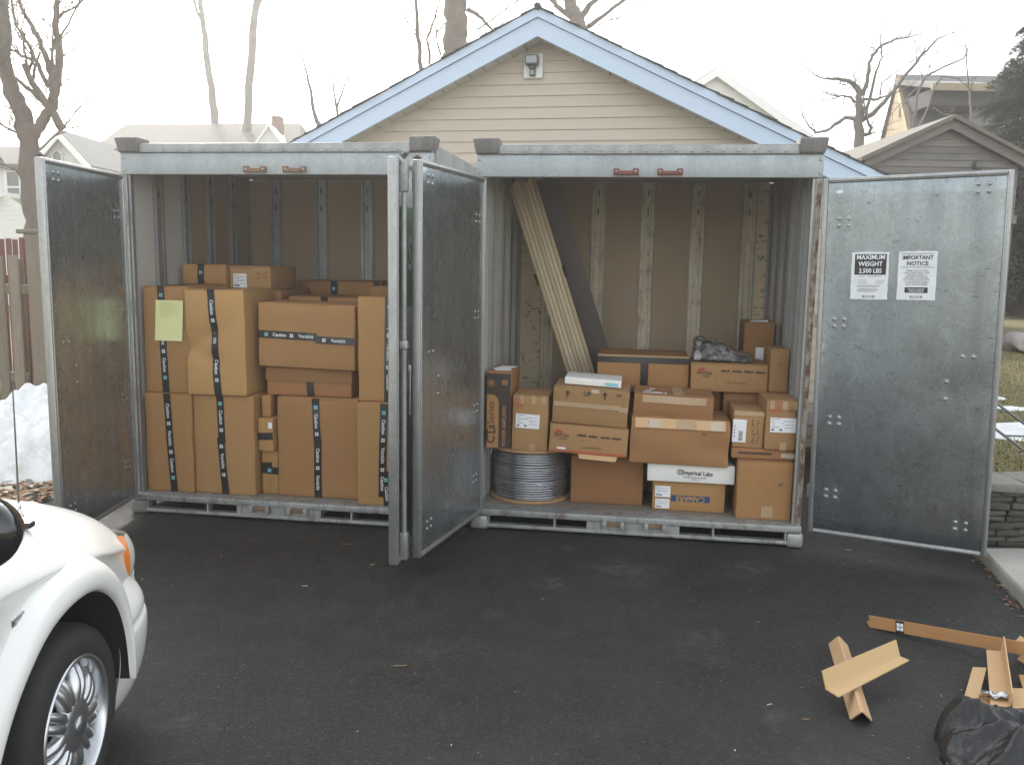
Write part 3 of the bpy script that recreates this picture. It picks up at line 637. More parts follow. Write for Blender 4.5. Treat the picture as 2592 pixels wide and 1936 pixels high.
# two printed notices on the wide open door
def door_local(px, py):
    W = CR.M @ M_RR; Wi = W.inverted(); n = (W.to_3x3() @ Vector((0, -1, 0))).normalized(); p = onplane(px, py, W @ Vector((0.5, -0.017, 1)), n); q = Wi @ p; return q.x, q.z
def z8n(x, y): return door_local(2100 + x / 6.9125, 600 + y / 6.9125)
def notice(corners, draw):
    P = [z8n(*c) for c in corners]; x0 = 0.5 * (P[0][0] + P[3][0]); x1 = 0.5 * (P[1][0] + P[2][0]); z1 = 0.5 * (P[0][1] + P[1][1]); z0 = 0.5 * (P[2][1] + P[3][1])
    w, h = x1 - x0, z1 - z0; m = MB()
    n = 14; out = []
    for i in range(n): out.append((x0 + w * i / n, z0 + random.uniform(-.0015, .0015)))
    for i in range(n): out.append((x1 + random.uniform(-.0015, .0015), z0 + h * i / n))
    for i in range(n): out.append((x1 - w * i / n, z1 + random.uniform(-.002, .002)))
    for i in range(n): out.append((x0 + random.uniform(-.0015, .0015), z1 - h * i / n))
    m.prism([(x, -0.0215, z) for x, z in out], (0, 0.0008, 0), 'paper_worn')
    def T(s, fx, fz, size, key, bold=True, sx=1.0): m.text(s, size * h, Matrix.Translation((x0 + fx * w, -0.0231, z0 + fz * h)) @ FRONT, key, bold, sx)
    def Rr(a, b, c, d, key, y=-0.0224): m.quad((x0 + a*w, y, z0 + b*h), (x0 + c*w, y, z0 + b*h), (x0 + c*w, y, z0 + d*h), (x0 + a*w, y, z0 + d*h), key)
    draw(T, Rr); return m.build('notice_sheet', D_RR)
def small_lines(T, rows, size): 
    for s, fz in rows: T(s, 0.5, fz, size, 'print_grey', False, 0.92)
def n1(T, Rr):
    Rr(0.085, 0.52, 0.93, 0.955, 'print_black')
    T('MAXIMUM', 0.51, 0.885, 0.135, 'paper', True, 0.90); T('WEIGHT', 0.51, 0.745, 0.135, 'paper', True, 0.92); T('2,500 LBS', 0.51, 0.60, 0.135, 'paper', True, 0.84)
    for a, b, z in ((0.2, 0.36, .475), (0.45, 0.82, .48), (0.19, 0.42, .40), (0.66, 0.9, .395), (0.18, 0.45, .345), (0.66, 0.88, .345), (0.18, 0.8, .29), (0.18, 0.74, .262), (0.19, 0.73, .215), (0.18, 0.77, .19), (0.18, 0.68, .163)): Rr(a, z, b, z + 0.011, 'print_grey')
    Rr(0.33, 0.035, 0.66, 0.085, 'print_grey'); T('UPACK', 0.495, 0.058, 0.055, 'paper', True)
def n2(T, Rr):
    Rr(0.07, 0.945, 0.92, 0.955, 'print_black'); T('IMPORTANT', 0.5, 0.865, 0.118, 'print_black', True, 0.88); T('NOTICE', 0.5, 0.745, 0.118, 'print_black', True, 0.95); Rr(0.07, 0.665, 0.93, 0.675, 'print_black')
    rows = ['Shifting may occur during', 'transit. Inspect cargo. Proper', 'packing and loading are', 'essential to avoid damage.', 'The customer, not the carrier,', 'is responsible for damages', 'due to customer shifting.']
    for i, s in enumerate(rows): T(s, 0.5, 0.605 - i * 0.047, 0.046, 'print_grey', True, 0.9)
    Rr(0.20, 0.145, 0.80, 0.26, 'print_black'); T('Hazardous materials', 0.5, 0.222, 0.042, 'paper', True, 0.9); T('strictly prohibited', 0.5, 0.178, 0.042, 'paper', True, 0.9)
    Rr(0.34, 0.04, 0.67, 0.09, 'print_grey'); T('UPACK', 0.505, 0.064, 0.055, 'paper', True)
notice([(395, 265), (1050, 260), (1010, 1090), (360, 1090)], n1); notice([(1210, 250), (1885, 245), (1855, 1100), (1175, 1105)], n2)
sx, sz = door_local(2126, 486); m = MB(); m.box((sx - 0.017, -0.021, sz - 0.008), (sx + 0.017, -0.0203, sz + 0.008), 'paper'); m.build('small_sticker', D_RR)
# ------------------------------------------------------------------ cartons
def Z6(x, y): return 300 + x / 2.2027, 600 + y / 2.2027
def Z8(x, y): return 1200 + x / 2.572, 850 + y / 2.572
def ZU(x, y): return 1200 + x / 2.404, 330 + y / 2.404
CONF = 0.0045
class Carton:
    def __init__(s, c, u0, u1, v, depth, z0, z1, label, key='card_a', name='cardboard_box', yaw=0.0, roll=0.0, dent=0.0045, seam=True, bl=0.007, r=0.007, fn=None, group='boxes packed in the containers', cat='box', seamx=True):
        s.c = c; s.w = u1 - u0; s.h = z1 - z0; s.d = depth; s.key = key
        s.M = c.M @ Matrix.Translation(((u0 + u1) / 2, v, z0)) @ Matrix.Rotation(yaw, 4, 'Z') @ Matrix.Rotation(roll, 4, 'Y')
        w, h, d = s.w, s.h, s.d; off = random.uniform(0, 90); inset = 0.006 if seam else 0.0
        def bulge(p):
            a = 1 - (2 * p.x / w) ** 2; b = 1 - (2 * p.z / h - 1) ** 2; k = max(a, 0) * max(b, 0)
            q = p + Vector((0, -bl * k * (1 if p.y < d / 2 else -1) if h > 0.1 else 0, 0))
            q += Vector((nz(p, 6, off), nz(p, 6, off + 7), 0.5 * nz(p, 6, off + 13))) * dent * (1 if p.z > 0.02 else 0.3)
            if p.z < 0.004: q.z = max(p.z, 0.0)
            return fn(q, w, h, d) if fn else q
        s.bulge = bulge
        m = MB(); m.rbox((-w/2, 0, 0), (w/2, d, h - inset), r, key, (max(2, int(w / 0.045)), max(2, int(d / 0.12)), max(2, int(h / 0.045))), bulge)
        s.o = m.build(name, None, s.M); tag(s.o, label, cat, group)
        if seam:    # two top flaps meeting on a centre line
            g = 0.0025
            parts = (((-w/2, 0), (-g, d)), ((g, 0), (w/2, d))) if not seamx else (((-w/2, 0), (w/2, d/2 - g)), ((-w/2, d/2 + g), (w/2, d)))
            for (a, b) in parts:
                m = MB(); m.rbox((a[0] + .001, a[1] + .001, h - 0.006), (b[0] - .001, b[1] - .001, h - 0.0005), 0.002, key, (4, 3, 1), lambda p: fn(p, w, h, d) if fn else p); m.build('flap', s.o)
    def con(s, m, M=None):     # lay a flat print or tape on the uneven front face
        if M is not None: m.xf(M)
        for v in m.v:
            if v.y < 0.02 and v.z < s.h - 0.002: v.y += s.bulge(Vector((min(max(v.x, -s.w/2 + .004), s.w/2 - .004), 0, min(max(v.z, .006), s.h - .012)))).y + CONF
        return m
    def f(s, px, py, y=0.0):     # photo pixel -> front face coordinates
        n = (s.M.to_3x3() @ Vector((0, -1, 0))).normalized(); p = onplane(px, py, s.M @ Vector((0, y, 0)), n); q = s.M.inverted() @ p; return q.x, q.z
def T2(x, z, y, ang=0.0): return Matrix.Translation((x, y, z)) @ Matrix.Rotation(-ang, 4, 'Y') @ FRONT
def logo4(m, x, z, s, y, ang, key):
    for i in (-1, 1):
        for j in (-1, 1):
            a = s * 0.44; cx, cz = x + (i * math.cos(ang) - j * math.sin(ang)) * s * 0.28, z + (i * math.sin(ang) + j * math.cos(ang)) * s * 0.28
            m.quad((cx - a/2, y, cz - a/2), (cx + a/2, y, cz - a/2), (cx + a/2, y, cz + a/2), (cx - a/2, y, cz + a/2), key)
_words = ['Caution', 'Vorsicht']
def tape(b, p0, p1, w=0.052, flip=False, wrap=0.0, start=0, jog=True, y0=-0.0085):
    """black printed tape on the front of carton b from p0 to p1 (x, z), optionally folded over the top"""
    x0, z0 = p0; x1, z1 = p1; L = math.hypot(x1 - x0, z1 - z0); a = math.atan2(z1 - z0, x1 - x0); t = Vector((math.cos(a), 0, math.sin(a))); n = Vector((-math.sin(a), 0, math.cos(a)))
    m = MB(); k = 10; A = []; B = []
    for i in range(k + 1):
        p = Vector((x0, 0, z0)) + t * (L * i / k); e = 0.0016 * nz((p.x, p.z, i), 7, x0 * 9)
        sx = Vector((0, y0 + 0.0007 * nz((p.x, 1, p.z), 20), 0)); A.append(p + n * (w/2 + e) + sx); B.append(p - n * (w/2 - e) + sx)
    m.grid([B, A], 'tape_black')
    if wrap and abs(math.sin(a)) > 0.7:
        s = 1 if z1 > z0 else -1; xe, ze = (x1, z1) if s > 0 else (x0, z0)
        m.quad((xe - w/2, y0, ze), (xe + w/2, y0, ze), (xe + w/2, y0, b.h + 0.0025), (xe - w/2, y0, b.h + 0.0025), 'tape_black')
        m.quad((xe - w/2, y0, b.h + 0.0025), (xe + w/2, y0, b.h + 0.0025), (xe + w/2, wrap, b.h + 0.0025), (xe - w/2, wrap, b.h + 0.0025), 'tape_black')
    pos = 0.06; i = start; ta = a + (math.pi if flip else 0); yy = y0 - 0.0012
    while pos < L - 0.05:
        if i % 2 == 0: p = Vector((x0, 0, z0)) + t * pos; logo4(m, p.x, p.z, w * 0.46, yy, a, 'print_white' if i % 6 else 'print_cyan'); pos += 0.035
        else:
            s = _words[(i // 2) % 2]; ln = w * 0.66 * 0.9 * len(s) * 0.56
            if pos + ln > L: break
            p = Vector((x0, 0, z0)) + t * (pos + ln * 0.5); m.text(s, w * 0.66, T2(p.x, p.z, yy, ta), 'print_white', True, 0.9); pos += ln + 0.028
        i += 1
    b.con(m); return m.build('tape', b.o)
def rect(b, name, x0, z0, x1, z1, key, y=-0.008, extra=None, ang=0.0, th=0.0006):
    m = MB(); cx, cz = (x0 + x1) / 2, (z0 + z1) / 2; hw, hh = (x1 - x0) / 2, (z1 - z0) / 2; M = Matrix.Translation((cx, y, cz)) @ Matrix.Rotation(-ang, 4, 'Y')
    na, nb = max(1, int(hw * 2 / .03)), max(1, int(hh * 2 / .03))
    if z1 - z0 < 0.005: m.box((-hw, 0, -hh), (hw, th, hh), key); return m.build(name, b.o, M)
    g_ = [[Vector((lerp(-hw, hw, i / na), 0, lerp(-hh, hh, j / nb))) for i in range(na + 1)] for j in range(nb + 1)]; m.grid(g_, key)
    for a_, c_ in (((-hw, 0, -hh), (hw, 0, -hh)), ((hw, 0, -hh), (hw, 0, hh)), ((hw, 0, hh), (-hw, 0, hh)), ((-hw, 0, hh), (-hw, 0, -hh))):
        t_ = Vector((0, th + .001, 0)); m.quad(Vector(a_), Vector(c_), Vector(c_) + t_, Vector(a_) + t_, key)
    if extra: extra(m, hw, hh)
    b.con(m, M); return m.build(name, b.o)
def rectpx(b, name, a, c, key, zf=Z8, **kw):
    (x0, z1), (x1, z0) = b.f(*zf(*a)), b.f(*zf(*c)); return rect(b, name, x0, z0, x1, z1, key, **kw)
def ship_lines(m, hw, hh):
    for i, (a, l) in enumerate(((-.92, .7), (-.9, 1.1), (-.86, .9), (-.8, 1.2), (-.9, .6))):
        z = hh * (0.78 - i * 0.27); m.quad((a*hw, -.0005, z), ((a + l)*hw, -.0005, z), ((a + l)*hw, -.0005, z + hh*.07), (a*hw, -.0005, z + hh*.07), 'print_grey')
    m.quad((-.9*hw, -.0005, -.78*hh), (-.05*hw, -.0005, -.78*hh), (-.05*hw, -.0005, -.5*hh), (-.9*hw, -.0005, -.5*hh), 'print_grey')
    for i in range(3): m.quad((.1*hw, -.0005, hh*(.5 - i*.45)), (.8*hw, -.0005, hh*(.5 - i*.45)), (.8*hw, -.0005, hh*(.56 - i*.45)), (.1*hw, -.0005, hh*(.56 - i*.45)), 'print_grey')
def mark(b, name, items, y=-0.0075):
    m = MB()
    for s, x, z, size, key, bold, ang, sx in items: m.text(s, size, T2(x, z, y, ang), key, bold, sx)
    b.con(m); return m.build(name, b.o)

# ---- left container: tall cartons sealed with printed black tape
DK = 0.140
def dentfn(q, w, h, d):
    if q.y < d / 2:
        z = q.z / h; x = q.x / w
        k = math.exp(-((z - 0.60 - 0.25 * x) / 0.10) ** 2) * sstep(0.5, -0.35, x); k2 = math.exp(-((z - 0.33 + 0.2 * x) / 0.06) ** 2) * sstep(0.45, -0.3, x)
        q.y += 0.034 * k + 0.026 * k2
    return q
L3 = Carton(CL, 0.058, 0.405, 0.060, 0.45, DK, 0.835, 'tall taped carton at container floor beside the left door, under yellow noted one', 'card_b', seam=True)
L4 = Carton(CL, 0.412, 0.858, 0.072, 0.50, DK, 0.838, 'tall taped carton on container floor beneath the dented one', 'card_a', yaw=RAD(-1.0))
L1 = Carton(CL, 0.058, 0.392, 0.085, 0.45, 0.837, 1.572, 'tall taped carton with yellow note stuck to its front', 'card_b', roll=RAD(0.3))
L2 = Carton(CL, 0.398, 0.826, 0.040, 0.46, 0.840, 1.560, 'tall taped carton with dented creased front standing on another', 'card_a', roll=RAD(-0.5), fn=dentfn)
L7 = Carton(CL, 1.006, 1.585, 0.118, 0.50, DK, 0.832, 'wide tall taped carton on container floor under the lidded box', 'card_b')
L9 = Carton(CL, 1.612, 2.060, 0.012, 0.52, DK, 0.834, 'taped carton on container floor next to the right door, two tape strips overlapping', 'card_a', yaw=RAD(0.6))
L8 = Carton(CL, 1.600, 2.055, 0.080, 0.50, 0.836, 1.535, 'tall taped carton stacked at the right side of left container', 'card_a')
L6 = Carton(CL, 0.905, 1.515, 0.190, 0.42, 0.834, 1.030, 'lidded low carton squeezed beneath horizontally taped box', 'card_c')
L5 = Carton(CL, 0.868, 1.560, 0.135, 0.48, 1.034, 1.470, 'carton with black tape running horizontally across its front', 'card_a', roll=RAD(0.9), yaw=RAD(-1.5))
L12 = Carton(CL, 0.878, 0.998, 0.135, 0.20, DK, 0.447, 'small upright carton on floor at bottom of narrow stack', 'card_b', group='narrow stack of small cartons', seam=False)
L11 = Carton(CL, 0.866, 0.980, 0.105, 0.20, 0.449, 0.680, 'small carton with horizontal tape in middle of narrow stack', 'card_b', group='narrow stack of small cartons', yaw=RAD(-6), seam=False)
L10 = Carton(CL, 0.878, 0.945, 0.150, 0.14, 0.682, 0.832, 'slim carton on top of the narrow stack', 'card_b', group='narrow stack of small cartons', seam=False)
# rows behind
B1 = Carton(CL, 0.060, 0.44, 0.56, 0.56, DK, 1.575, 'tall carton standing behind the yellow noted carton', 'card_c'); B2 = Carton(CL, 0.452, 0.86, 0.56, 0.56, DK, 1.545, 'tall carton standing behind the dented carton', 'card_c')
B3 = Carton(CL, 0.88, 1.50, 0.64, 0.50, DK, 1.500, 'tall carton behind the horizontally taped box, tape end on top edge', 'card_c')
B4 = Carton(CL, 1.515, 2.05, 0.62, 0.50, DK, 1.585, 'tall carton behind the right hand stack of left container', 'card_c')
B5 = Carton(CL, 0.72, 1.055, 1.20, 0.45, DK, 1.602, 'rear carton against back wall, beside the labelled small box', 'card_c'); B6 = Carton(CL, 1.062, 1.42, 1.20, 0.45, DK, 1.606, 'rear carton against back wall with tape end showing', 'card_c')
L13 = Carton(CL, 0.085, 0.425, 0.58, 0.30, 1.577, 1.722, 'small taped carton on top of stack by left inner wall', 'card_b'); 
L14 = Carton(CL, 0.440, 0.770, 0.60, 0.42, 1.577, 1.745, 'small carton with white shipping label and red print on top', 'card_d', yaw=RAD(-3))
L14.o.location.z -= 0.030
tape(L1, (-0.030, L1.h), (-0.012, 0.0), wrap=0.40, flip=False, start=0); tape(L3, (-0.002, L3.h), (0.030, 0.0), wrap=0.0, start=1)
tape(L2, (-0.020, L2.h), (-0.002, 0.30), wrap=0.40, start=1); tape(L2, (-0.004, 0.315), (0.008, 0.0), start=1)
tape(L4, (-0.022, L4.h), (-0.010, 0.36), wrap=0.0, start=0); tape(L4, (-0.020, 0.40), (0.004, 0.0), start=2, y0=-0.0098)
tape(L7, (-0.012, L7.h), (0.000, 0.37), start=0); tape(L7, (0.004, 0.42), (-0.002, 0.0), start=1, y0=-0.0098)
tape(L8, (-0.010, L8.h), (-0.020, 0.0), wrap=0.4, start=0, w=0.056); tape(L8, (0.004, 0.62), (-0.006, 0.46), start=3, y0=-0.0098)
tape(L9, (-0.036, L9.h), (-0.052, 0.06), start=0); tape(L9, (-0.028, 0.24), (-0.014, 0.0), start=0, y0=-0.0098)
tape(L5, (-L5.w/2, 0.222), (0.08, 0.218), start=0); tape(L5, (0.07, 0.200), (L5.w/2, 0.198), start=2, y0=-0.0098, w=0.05)
tape(L6, (0.005, L6.h), (0.015, 0.0), start=0); tape(L11, (-L11.w/2, 0.105), (L11.w/2, 0.112), start=1, w=0.05)
tape(L12, (-L12.w/2, 0.175), (L12.w/2, 0.168), start=0, w=0.05); tape(L12, (-L12.w/2, 0.205), (0.02, 0.208), start=2, w=0.04)
tape(L13, (-0.02, L13.h), (-0.022, 0.0), wrap=0.2, start=0); tape(B3, (-0.03, B3.h), (-0.03, B3.h - 0.3), wrap=0.2); tape(B6, (0.14, B6.h), (0.14, B6.h - 0.3), wrap=0.2); tape(B2, (0.22 - 0.2, B2.h), (0.02, B2.h - 0.3), wrap=0.3); tape(B5, (0.14, B5.h), (0.14, B5.h - 0.3), wrap=0.2)
# lid lip of the low carton
rect(L6, 'lid', -L6.w/2 - 0.004, L6.h * 0.52, L6.w/2 + 0.004, L6.h - 0.004, 'card_c', y=-0.013, th=0.007)
rectpx(L14, 'shipping_label', (640, 180), (718, 262), 'paper', zf=Z6, extra=ship_lines)
def scribble(b, name, x, z, w, h, key, y=-0.0078, ang=0.0, rows=1, words=2, r=0.0014):
    m = MB()
    for k in range(rows):
        zz = h * (0.5 - k) if rows > 1 else 0.0; n = words; xx = -w / 2
        for i in range(n):
            ww = w / n * random.uniform(0.65, 0.9); pts = []; q = 9
            for j in range(q): pts.append(Vector((xx + ww * j / (q - 1), 0, zz + h * 0.42 * random.uniform(-1, 1))))
            m.tube(pts, r, key, 4); xx += w / n
    b.con(m, Matrix.Translation((x, y, z)) @ Matrix.Rotation(-ang, 4, 'Y')); return m.build(name, b.o)
def wordbars(m, x0, z0, x1, z1, h, key, y, n=4):
    for i in range(n):
        a = i / n + 0.01; c = (i + random.uniform(0.78, 0.93)) / n; k = 5
        for j in range(k):
            p = lerp(a, c, j / k); q = lerp(a, c, (j + 0.86) / k); xa, za, xb, zb = lerp(x0, x1, p), lerp(z0, z1, p), lerp(x0, x1, q), lerp(z0, z1, q); hh = h * random.uniform(0.6, 1.0)
            m.quad((xa, y, za), (xb, y, zb), (xb, y, zb + hh), (xa, y, za + hh), key)
scribble(L14, 'red_print', 0.10, 0.10, 0.09, 0.03, 'print_red', rows=2, r=0.002); scribble(L14, 'print', -0.04, 0.15, 0.14, 0.02, 'print_faint', words=3)
scribble(L12, 'handwriting', 0.0, 0.085, 0.11, 0.03, 'print_faint', ang=RAD(90), words=1)
rect(L11, 'address_label', 0.025, 0.165, 0.052, 0.205, 'paper')
# yellow note sheet on L1
(nx0, nz1), (nx1, nz0) = L1.f(*Z6(212, 350)), L1.f(*Z6(372, 580)); nw, nh = nx1 - nx0, nz1 - nz0
m = MB(); m.grid([[Vector((nx0 + nw * i / 8 - 0.010 * (1 - j / 8), -0.013 - 0.010 * (1 - j / 8) ** 2 - 0.002 * math.sin(i * 0.9), nz0 + nh * j / 8)) for i in range(9)] for j in range(9)], 'paper_yellow')
for i in range(9):
    z = nz1 - nh * (0.06 + 0.045 * i); ln = random.uniform(0.3, 0.7) * nw
    m.quad((nx0 + nw * 0.14, -0.0165, z), (nx0 + nw * 0.14 + ln, -0.0165, z), (nx0 + nw * 0.14 + ln, -0.0165, z + 0.004), (nx0 + nw * 0.14, -0.0165, z + 0.004), 'note_ink')
nt_o = m.build('paper_note', None, L1.M); tag(nt_o, 'pale yellow handwritten sheet taped to a carton front', 'note')

# ---- right container: mixed goods
# cable spool
su, sv, sr = 0.338, 0.395, 0.287
spool = empty('cable_spool', CR.M @ Matrix.Translation((su, sv, DK)), 'wooden spool wound with shiny grey cable standing on container floor', 'spool')
m = MB(); m.lathe([(0.03, 0.0), (sr - .004, 0.0), (sr, 0.005), (sr, 0.014), (sr - .004, 0.018), (0.03, 0.018)], 'spool_wood', 48); m.build('flange', spool)
m = MB(); m.lathe([(0.03, 0.352), (sr - .004, 0.352), (sr, 0.357), (sr, 0.366), (sr - .004, 0.370), (0.03, 0.370)], 'spool_wood', 48); m.build('flange', spool)
m = MB(); n = 21; dr = 0.0078
for i in range(n):
    z = 0.027 + i * (0.334 - 0.010) / n; rr = sr - 0.034 + 0.0035 * math.sin(i * 1.9) + 0.012 * math.sin(math.pi * i / n)
    m.lathe([(rr + dr * math.cos(a), z + dr * math.sin(a)) for a in [k * math.pi / 3 for k in range(6)]], 'cable', 40, Matrix.Rotation(0.012 * math.sin(i), 4, 'X'), True, True)
m.lathe([(sr - 0.045, 0.0185), (sr - 0.045, 0.3515)], 'cable', 32); m.build('cable_winding', spool)
m = MB(); m.tube([Vector((math.cos(a) * (sr - 0.022), math.sin(a) * (sr - 0.022), 0.10 + 0.05 * math.sin(a * 1.7))) for a in [RAD(200 + i * 6) for i in range(24)]], 0.008, 'cable', 6)
m.tube([(-0.268, -0.03, 0.34), (-0.29, -0.05, 0.26), (-0.305, -0.06, 0.16), (-0.30, -0.05, 0.05), (-0.27, -0.03, 0.02)], 0.006, 'cable', 6); m.build('loose_cable_end', spool)

SPT = DK + 0.370
def crush(q, w, h, d):
    if q.y < d / 2:
        z = q.z / h; q.y += 0.030 * sstep(0.76, 1.0, z) - 0.010 * math.exp(-((z - 0.74) / 0.05) ** 2) + 0.010 * math.exp(-((z - 0.28 - 0.15 * q.x) / 0.05) ** 2) + 0.010 * math.exp(-((z - 0.5) / 0.2) ** 2) * math.sin(q.x * 9)
        q.y += 0.012 * max(0, nz((q.x * 6, q.z * 6, 2)))
    q.z -= 0.012 * sstep(0.1, 0.5, q.x / w) * (q.z / h) + 0.006 * nz((q.x * 9, q.y * 9, 5)) * (q.z / h)
    return q
R20 = Carton(CR, 0.636, 1.128, 0.240, 0.42, DK, 0.480, 'plain brown carton on floor between cable spool and white box', 'card_c', dent=0.002)
R19 = Carton(CR, 1.192, 1.668, 0.170, 0.40, DK, 0.342, 'low tan carton with blue logo printed upside down, on floor', 'card_a', dent=0.002)
R18 = Carton(CR, 1.152, 1.722, 0.140, 0.42, 0.344, 0.468, 'white flat box with black company name under crushed carton', 'box_white', dent=0.001, seam=False)
R17 = Carton(CR, 1.730, 2.078, 0.070, 0.40, DK, 0.530, 'brown carton with tan tape flap at the container right post', 'card_c', dent=0.002)
R16 = Carton(CR, 1.690, 2.080, 0.110, 0.42, 0.532, 0.602, 'thin flat carton with dark stripe lying on brown carton', 'card_c', seam=False)
R1 = Carton(CR, 0.052, 0.222, 0.170, 0.40, SPT + 0.001, 1.040, 'narrow tall carton printed black, papers lying on it', 'card_c', dent=0.0006, bl=0.0012, seam=False)
R2 = Carton(CR, 0.236, 0.478, 0.130, 0.34, SPT + 0.001, 0.890, 'carton with red handling marks on spool, large white label', 'card_d', roll=RAD(0.6))
R5 = Carton(CR, 0.490, 1.012, 0.090, 0.46, 0.512, 0.706, 'low carton with red logo and red bottom stripe, flap hanging', 'card_d', roll=RAD(2.3), group='boxes packed in the containers')
R4 = Carton(CR, 0.505, 1.008, 0.110, 0.42, 0.709, 0.952, 'carton marked UP with two drawn arrows', 'card_d', roll=RAD(2.6), dent=0.006)
R8 = Carton(CR, 1.028, 1.672, 0.095, 0.46, 0.470, 0.784, 'wide crushed carton with sagging taped top edge', 'card_c', fn=crush, dent=0.010, roll=RAD(0.6))
R7 = Carton(CR, 1.044, 1.562, 0.130, 0.38, 0.775, 0.930, 'carton with red and white stickers on its taped top', 'card_c', roll=RAD(1.6), dent=0.004)
R14 = Carton(CR, 1.690, 1.882, 0.110, 0.42, 0.604, 0.846, 'narrow worn carton with upright barcode label', 'card_d', roll=RAD(1.0), dent=0.007)
R15 = Carton(CR, 1.890, 2.082, 0.085, 0.40, 0.604, 0.925, 'carton with red handling marks and white label by door hinge', 'card_d', dent=0.004)
# behind
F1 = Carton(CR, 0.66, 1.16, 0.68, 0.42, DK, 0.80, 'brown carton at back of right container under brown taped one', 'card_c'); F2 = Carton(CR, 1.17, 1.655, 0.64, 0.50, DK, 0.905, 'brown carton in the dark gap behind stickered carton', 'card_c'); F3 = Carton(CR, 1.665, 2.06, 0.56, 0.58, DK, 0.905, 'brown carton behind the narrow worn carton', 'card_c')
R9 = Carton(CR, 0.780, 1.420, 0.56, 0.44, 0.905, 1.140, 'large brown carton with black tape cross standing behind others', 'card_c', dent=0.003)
R9.o.location.z += 0
R10 = Carton(CR, 1.430, 1.950, 0.50, 0.42, 0.908, 1.105, 'low carton with red logo on upper row, no stripe', 'card_d', dent=0.004)
R13 = Carton(CR, 1.955, 2.078, 0.46, 0.28, 0.927, 1.222, 'slim upright carton standing behind the hinge side carton', 'card_d', dent=0.003, seam=False)
R12 = Carton(CR, 1.830, 2.045, 0.95, 0.34, 0.910, 1.370, 'tall carton at back corner with white paper on top', 'card_c', dent=0.003)
# bubble wrapped parcel on R10
def lump(p):
    rg = lambda f, o: 1 - 2 * abs(nz(p, f, o)); k = (p.z / 0.15); q = p.copy(); q += Vector((rg(8, 1), rg(8, 4), rg(9, 8))) * 0.014 * k + Vector((rg(21, 2), rg(21, 5), rg(21, 9))) * 0.008 * k
    q.z -= (0.105 * sstep(-0.16, 0.20, p.x)) * k; q.z -= 0.03 * k * abs(p.y - .13) / .13; return q
m = MB(); m.rbox((-0.20, 0, 0.0), (0.20, 0.26, 0.150), 0.02, 'wrap', (30, 16, 10), lump); o = m.build('wrapped_parcel', None, CR.M @ Matrix.Translation((1.645, 0.58, 1.110))); tag(o, 'parcel in shiny crumpled clear plastic wrap on upper row carton', 'parcel')
m = MB(); m.rbox((-0.190, 0, 0), (0.190, 0.30, 0.048), 0.004, 'box_white', (4, 3, 1)); m.quad((0.08, -0.001, 0.006), (0.17, -0.001, 0.006), (0.17, -0.001, 0.03), (0.08, -0.001, 0.03), 'print_cyan')
o = m.build('white_flat_box', None, CR.M @ Matrix.Translation((0.768, 0.215, 0.958)) @ Matrix.Rotation(RAD(2.6), 4, 'Y')); tag(o, 'flat white box lying on the carton marked UP', 'box')
# leaning trim boards
def lean(p_top, p_bot, v0, v1, w, t, ridged, name, label, key):
    a = Vector((p_top[0], v0, p_top[1])); b = Vector((p_bot[0], v1, p_bot[1])); L = (a - b).length; z = (a - b).normalized(); y = Vector((0, 1, 0)); x = y.cross(z).normalized(); y = z.cross(x)
    M = CR.M @ Matrix(((x.x, y.x, z.x, b.x), (x.y, y.y, z.y, b.y), (x.z, y.z, z.z, b.z), (0, 0, 0, 1)))
    root = empty(name, M, label, 'board')
    return root, L
bl_, Lb = lean((0.150, 2.400), (0.885, 0.165), 0.95, 1.16, 0, 0, True, 'trim_board_bundle', 'bundle of pale ridged trim boards leaning against container side wall', None)
x = -0.105
for i in range(7):
    w = 0.030; m = MB(); h = Lb + random.uniform(-0.05, 0.0); yy = random.uniform(0, 0.008)
    m.rbox((x, yy, 0), (x + w - 0.002, yy + 0.03, h), 0.006, 'trim_wood_pale' if i % 3 else 'trim_wood', (1, 1, 6)); m.build('trim_board', bl_); x += w
for xx in (-0.112, 0.108):
    m = MB(); m.box((xx - 0.008, -0.004, Lb * 0.66), (xx + 0.006, 0.03, Lb * 0.66 + 0.085), 'slot_black'); m.build('strap', bl_)
db, Ld = lean((0.325, 2.400), (1.055, 0.165), 1.05, 1.26, 0, 0, False, 'dark_panel', 'wide dark brown board leaning behind pale trim bundle', None)
m = MB(); m.rbox((-0.10, 0, 0), (0.085, 0.03, Ld), 0.004, 'dark_board', (2, 1, 10)); m.build('board', db)

# prints, labels and tapes of the right hand goods
rectpx(R2, 'shipping_label', (273, 505), (425, 605), 'paper', extra=ship_lines, ang=RAD(-1.5)); rectpx(R15, 'shipping_label', (1930, 530), (2093, 632), 'paper', extra=ship_lines)
def marks(b, cx, cz, s):
    m = MB()
    for i, g in enumerate('YTTU'):
        x, z = cx + (i % 2 - .5) * s * 1.15, cz + (.5 - i // 2) * s * 1.15
        for a, c, d, e in ((-.5, -.5, .5, -.44), (-.5, .44, .5, .5), (-.5, -.44, -.44, .44), (.44, -.44, .5, .44)): m.quad((x + a*s, -.0075, z + c*s), (x + d*s, -.0075, z + c*s), (x + d*s, -.0075, z + e*s), (x + a*s, -.0075, z + e*s), 'print_red')
        m.text(g, s * 0.8, T2(x, z, -.0078), 'print_red', True)
    b.con(m); m.build('handling_marks', b.o)
mx, mz = R2.f(*Z8(288, 440)); marks(R2, mx, mz, 0.030); mx, mz = R15.f(*Z8(1960, 465)); marks(R15, mx, mz, 0.032)
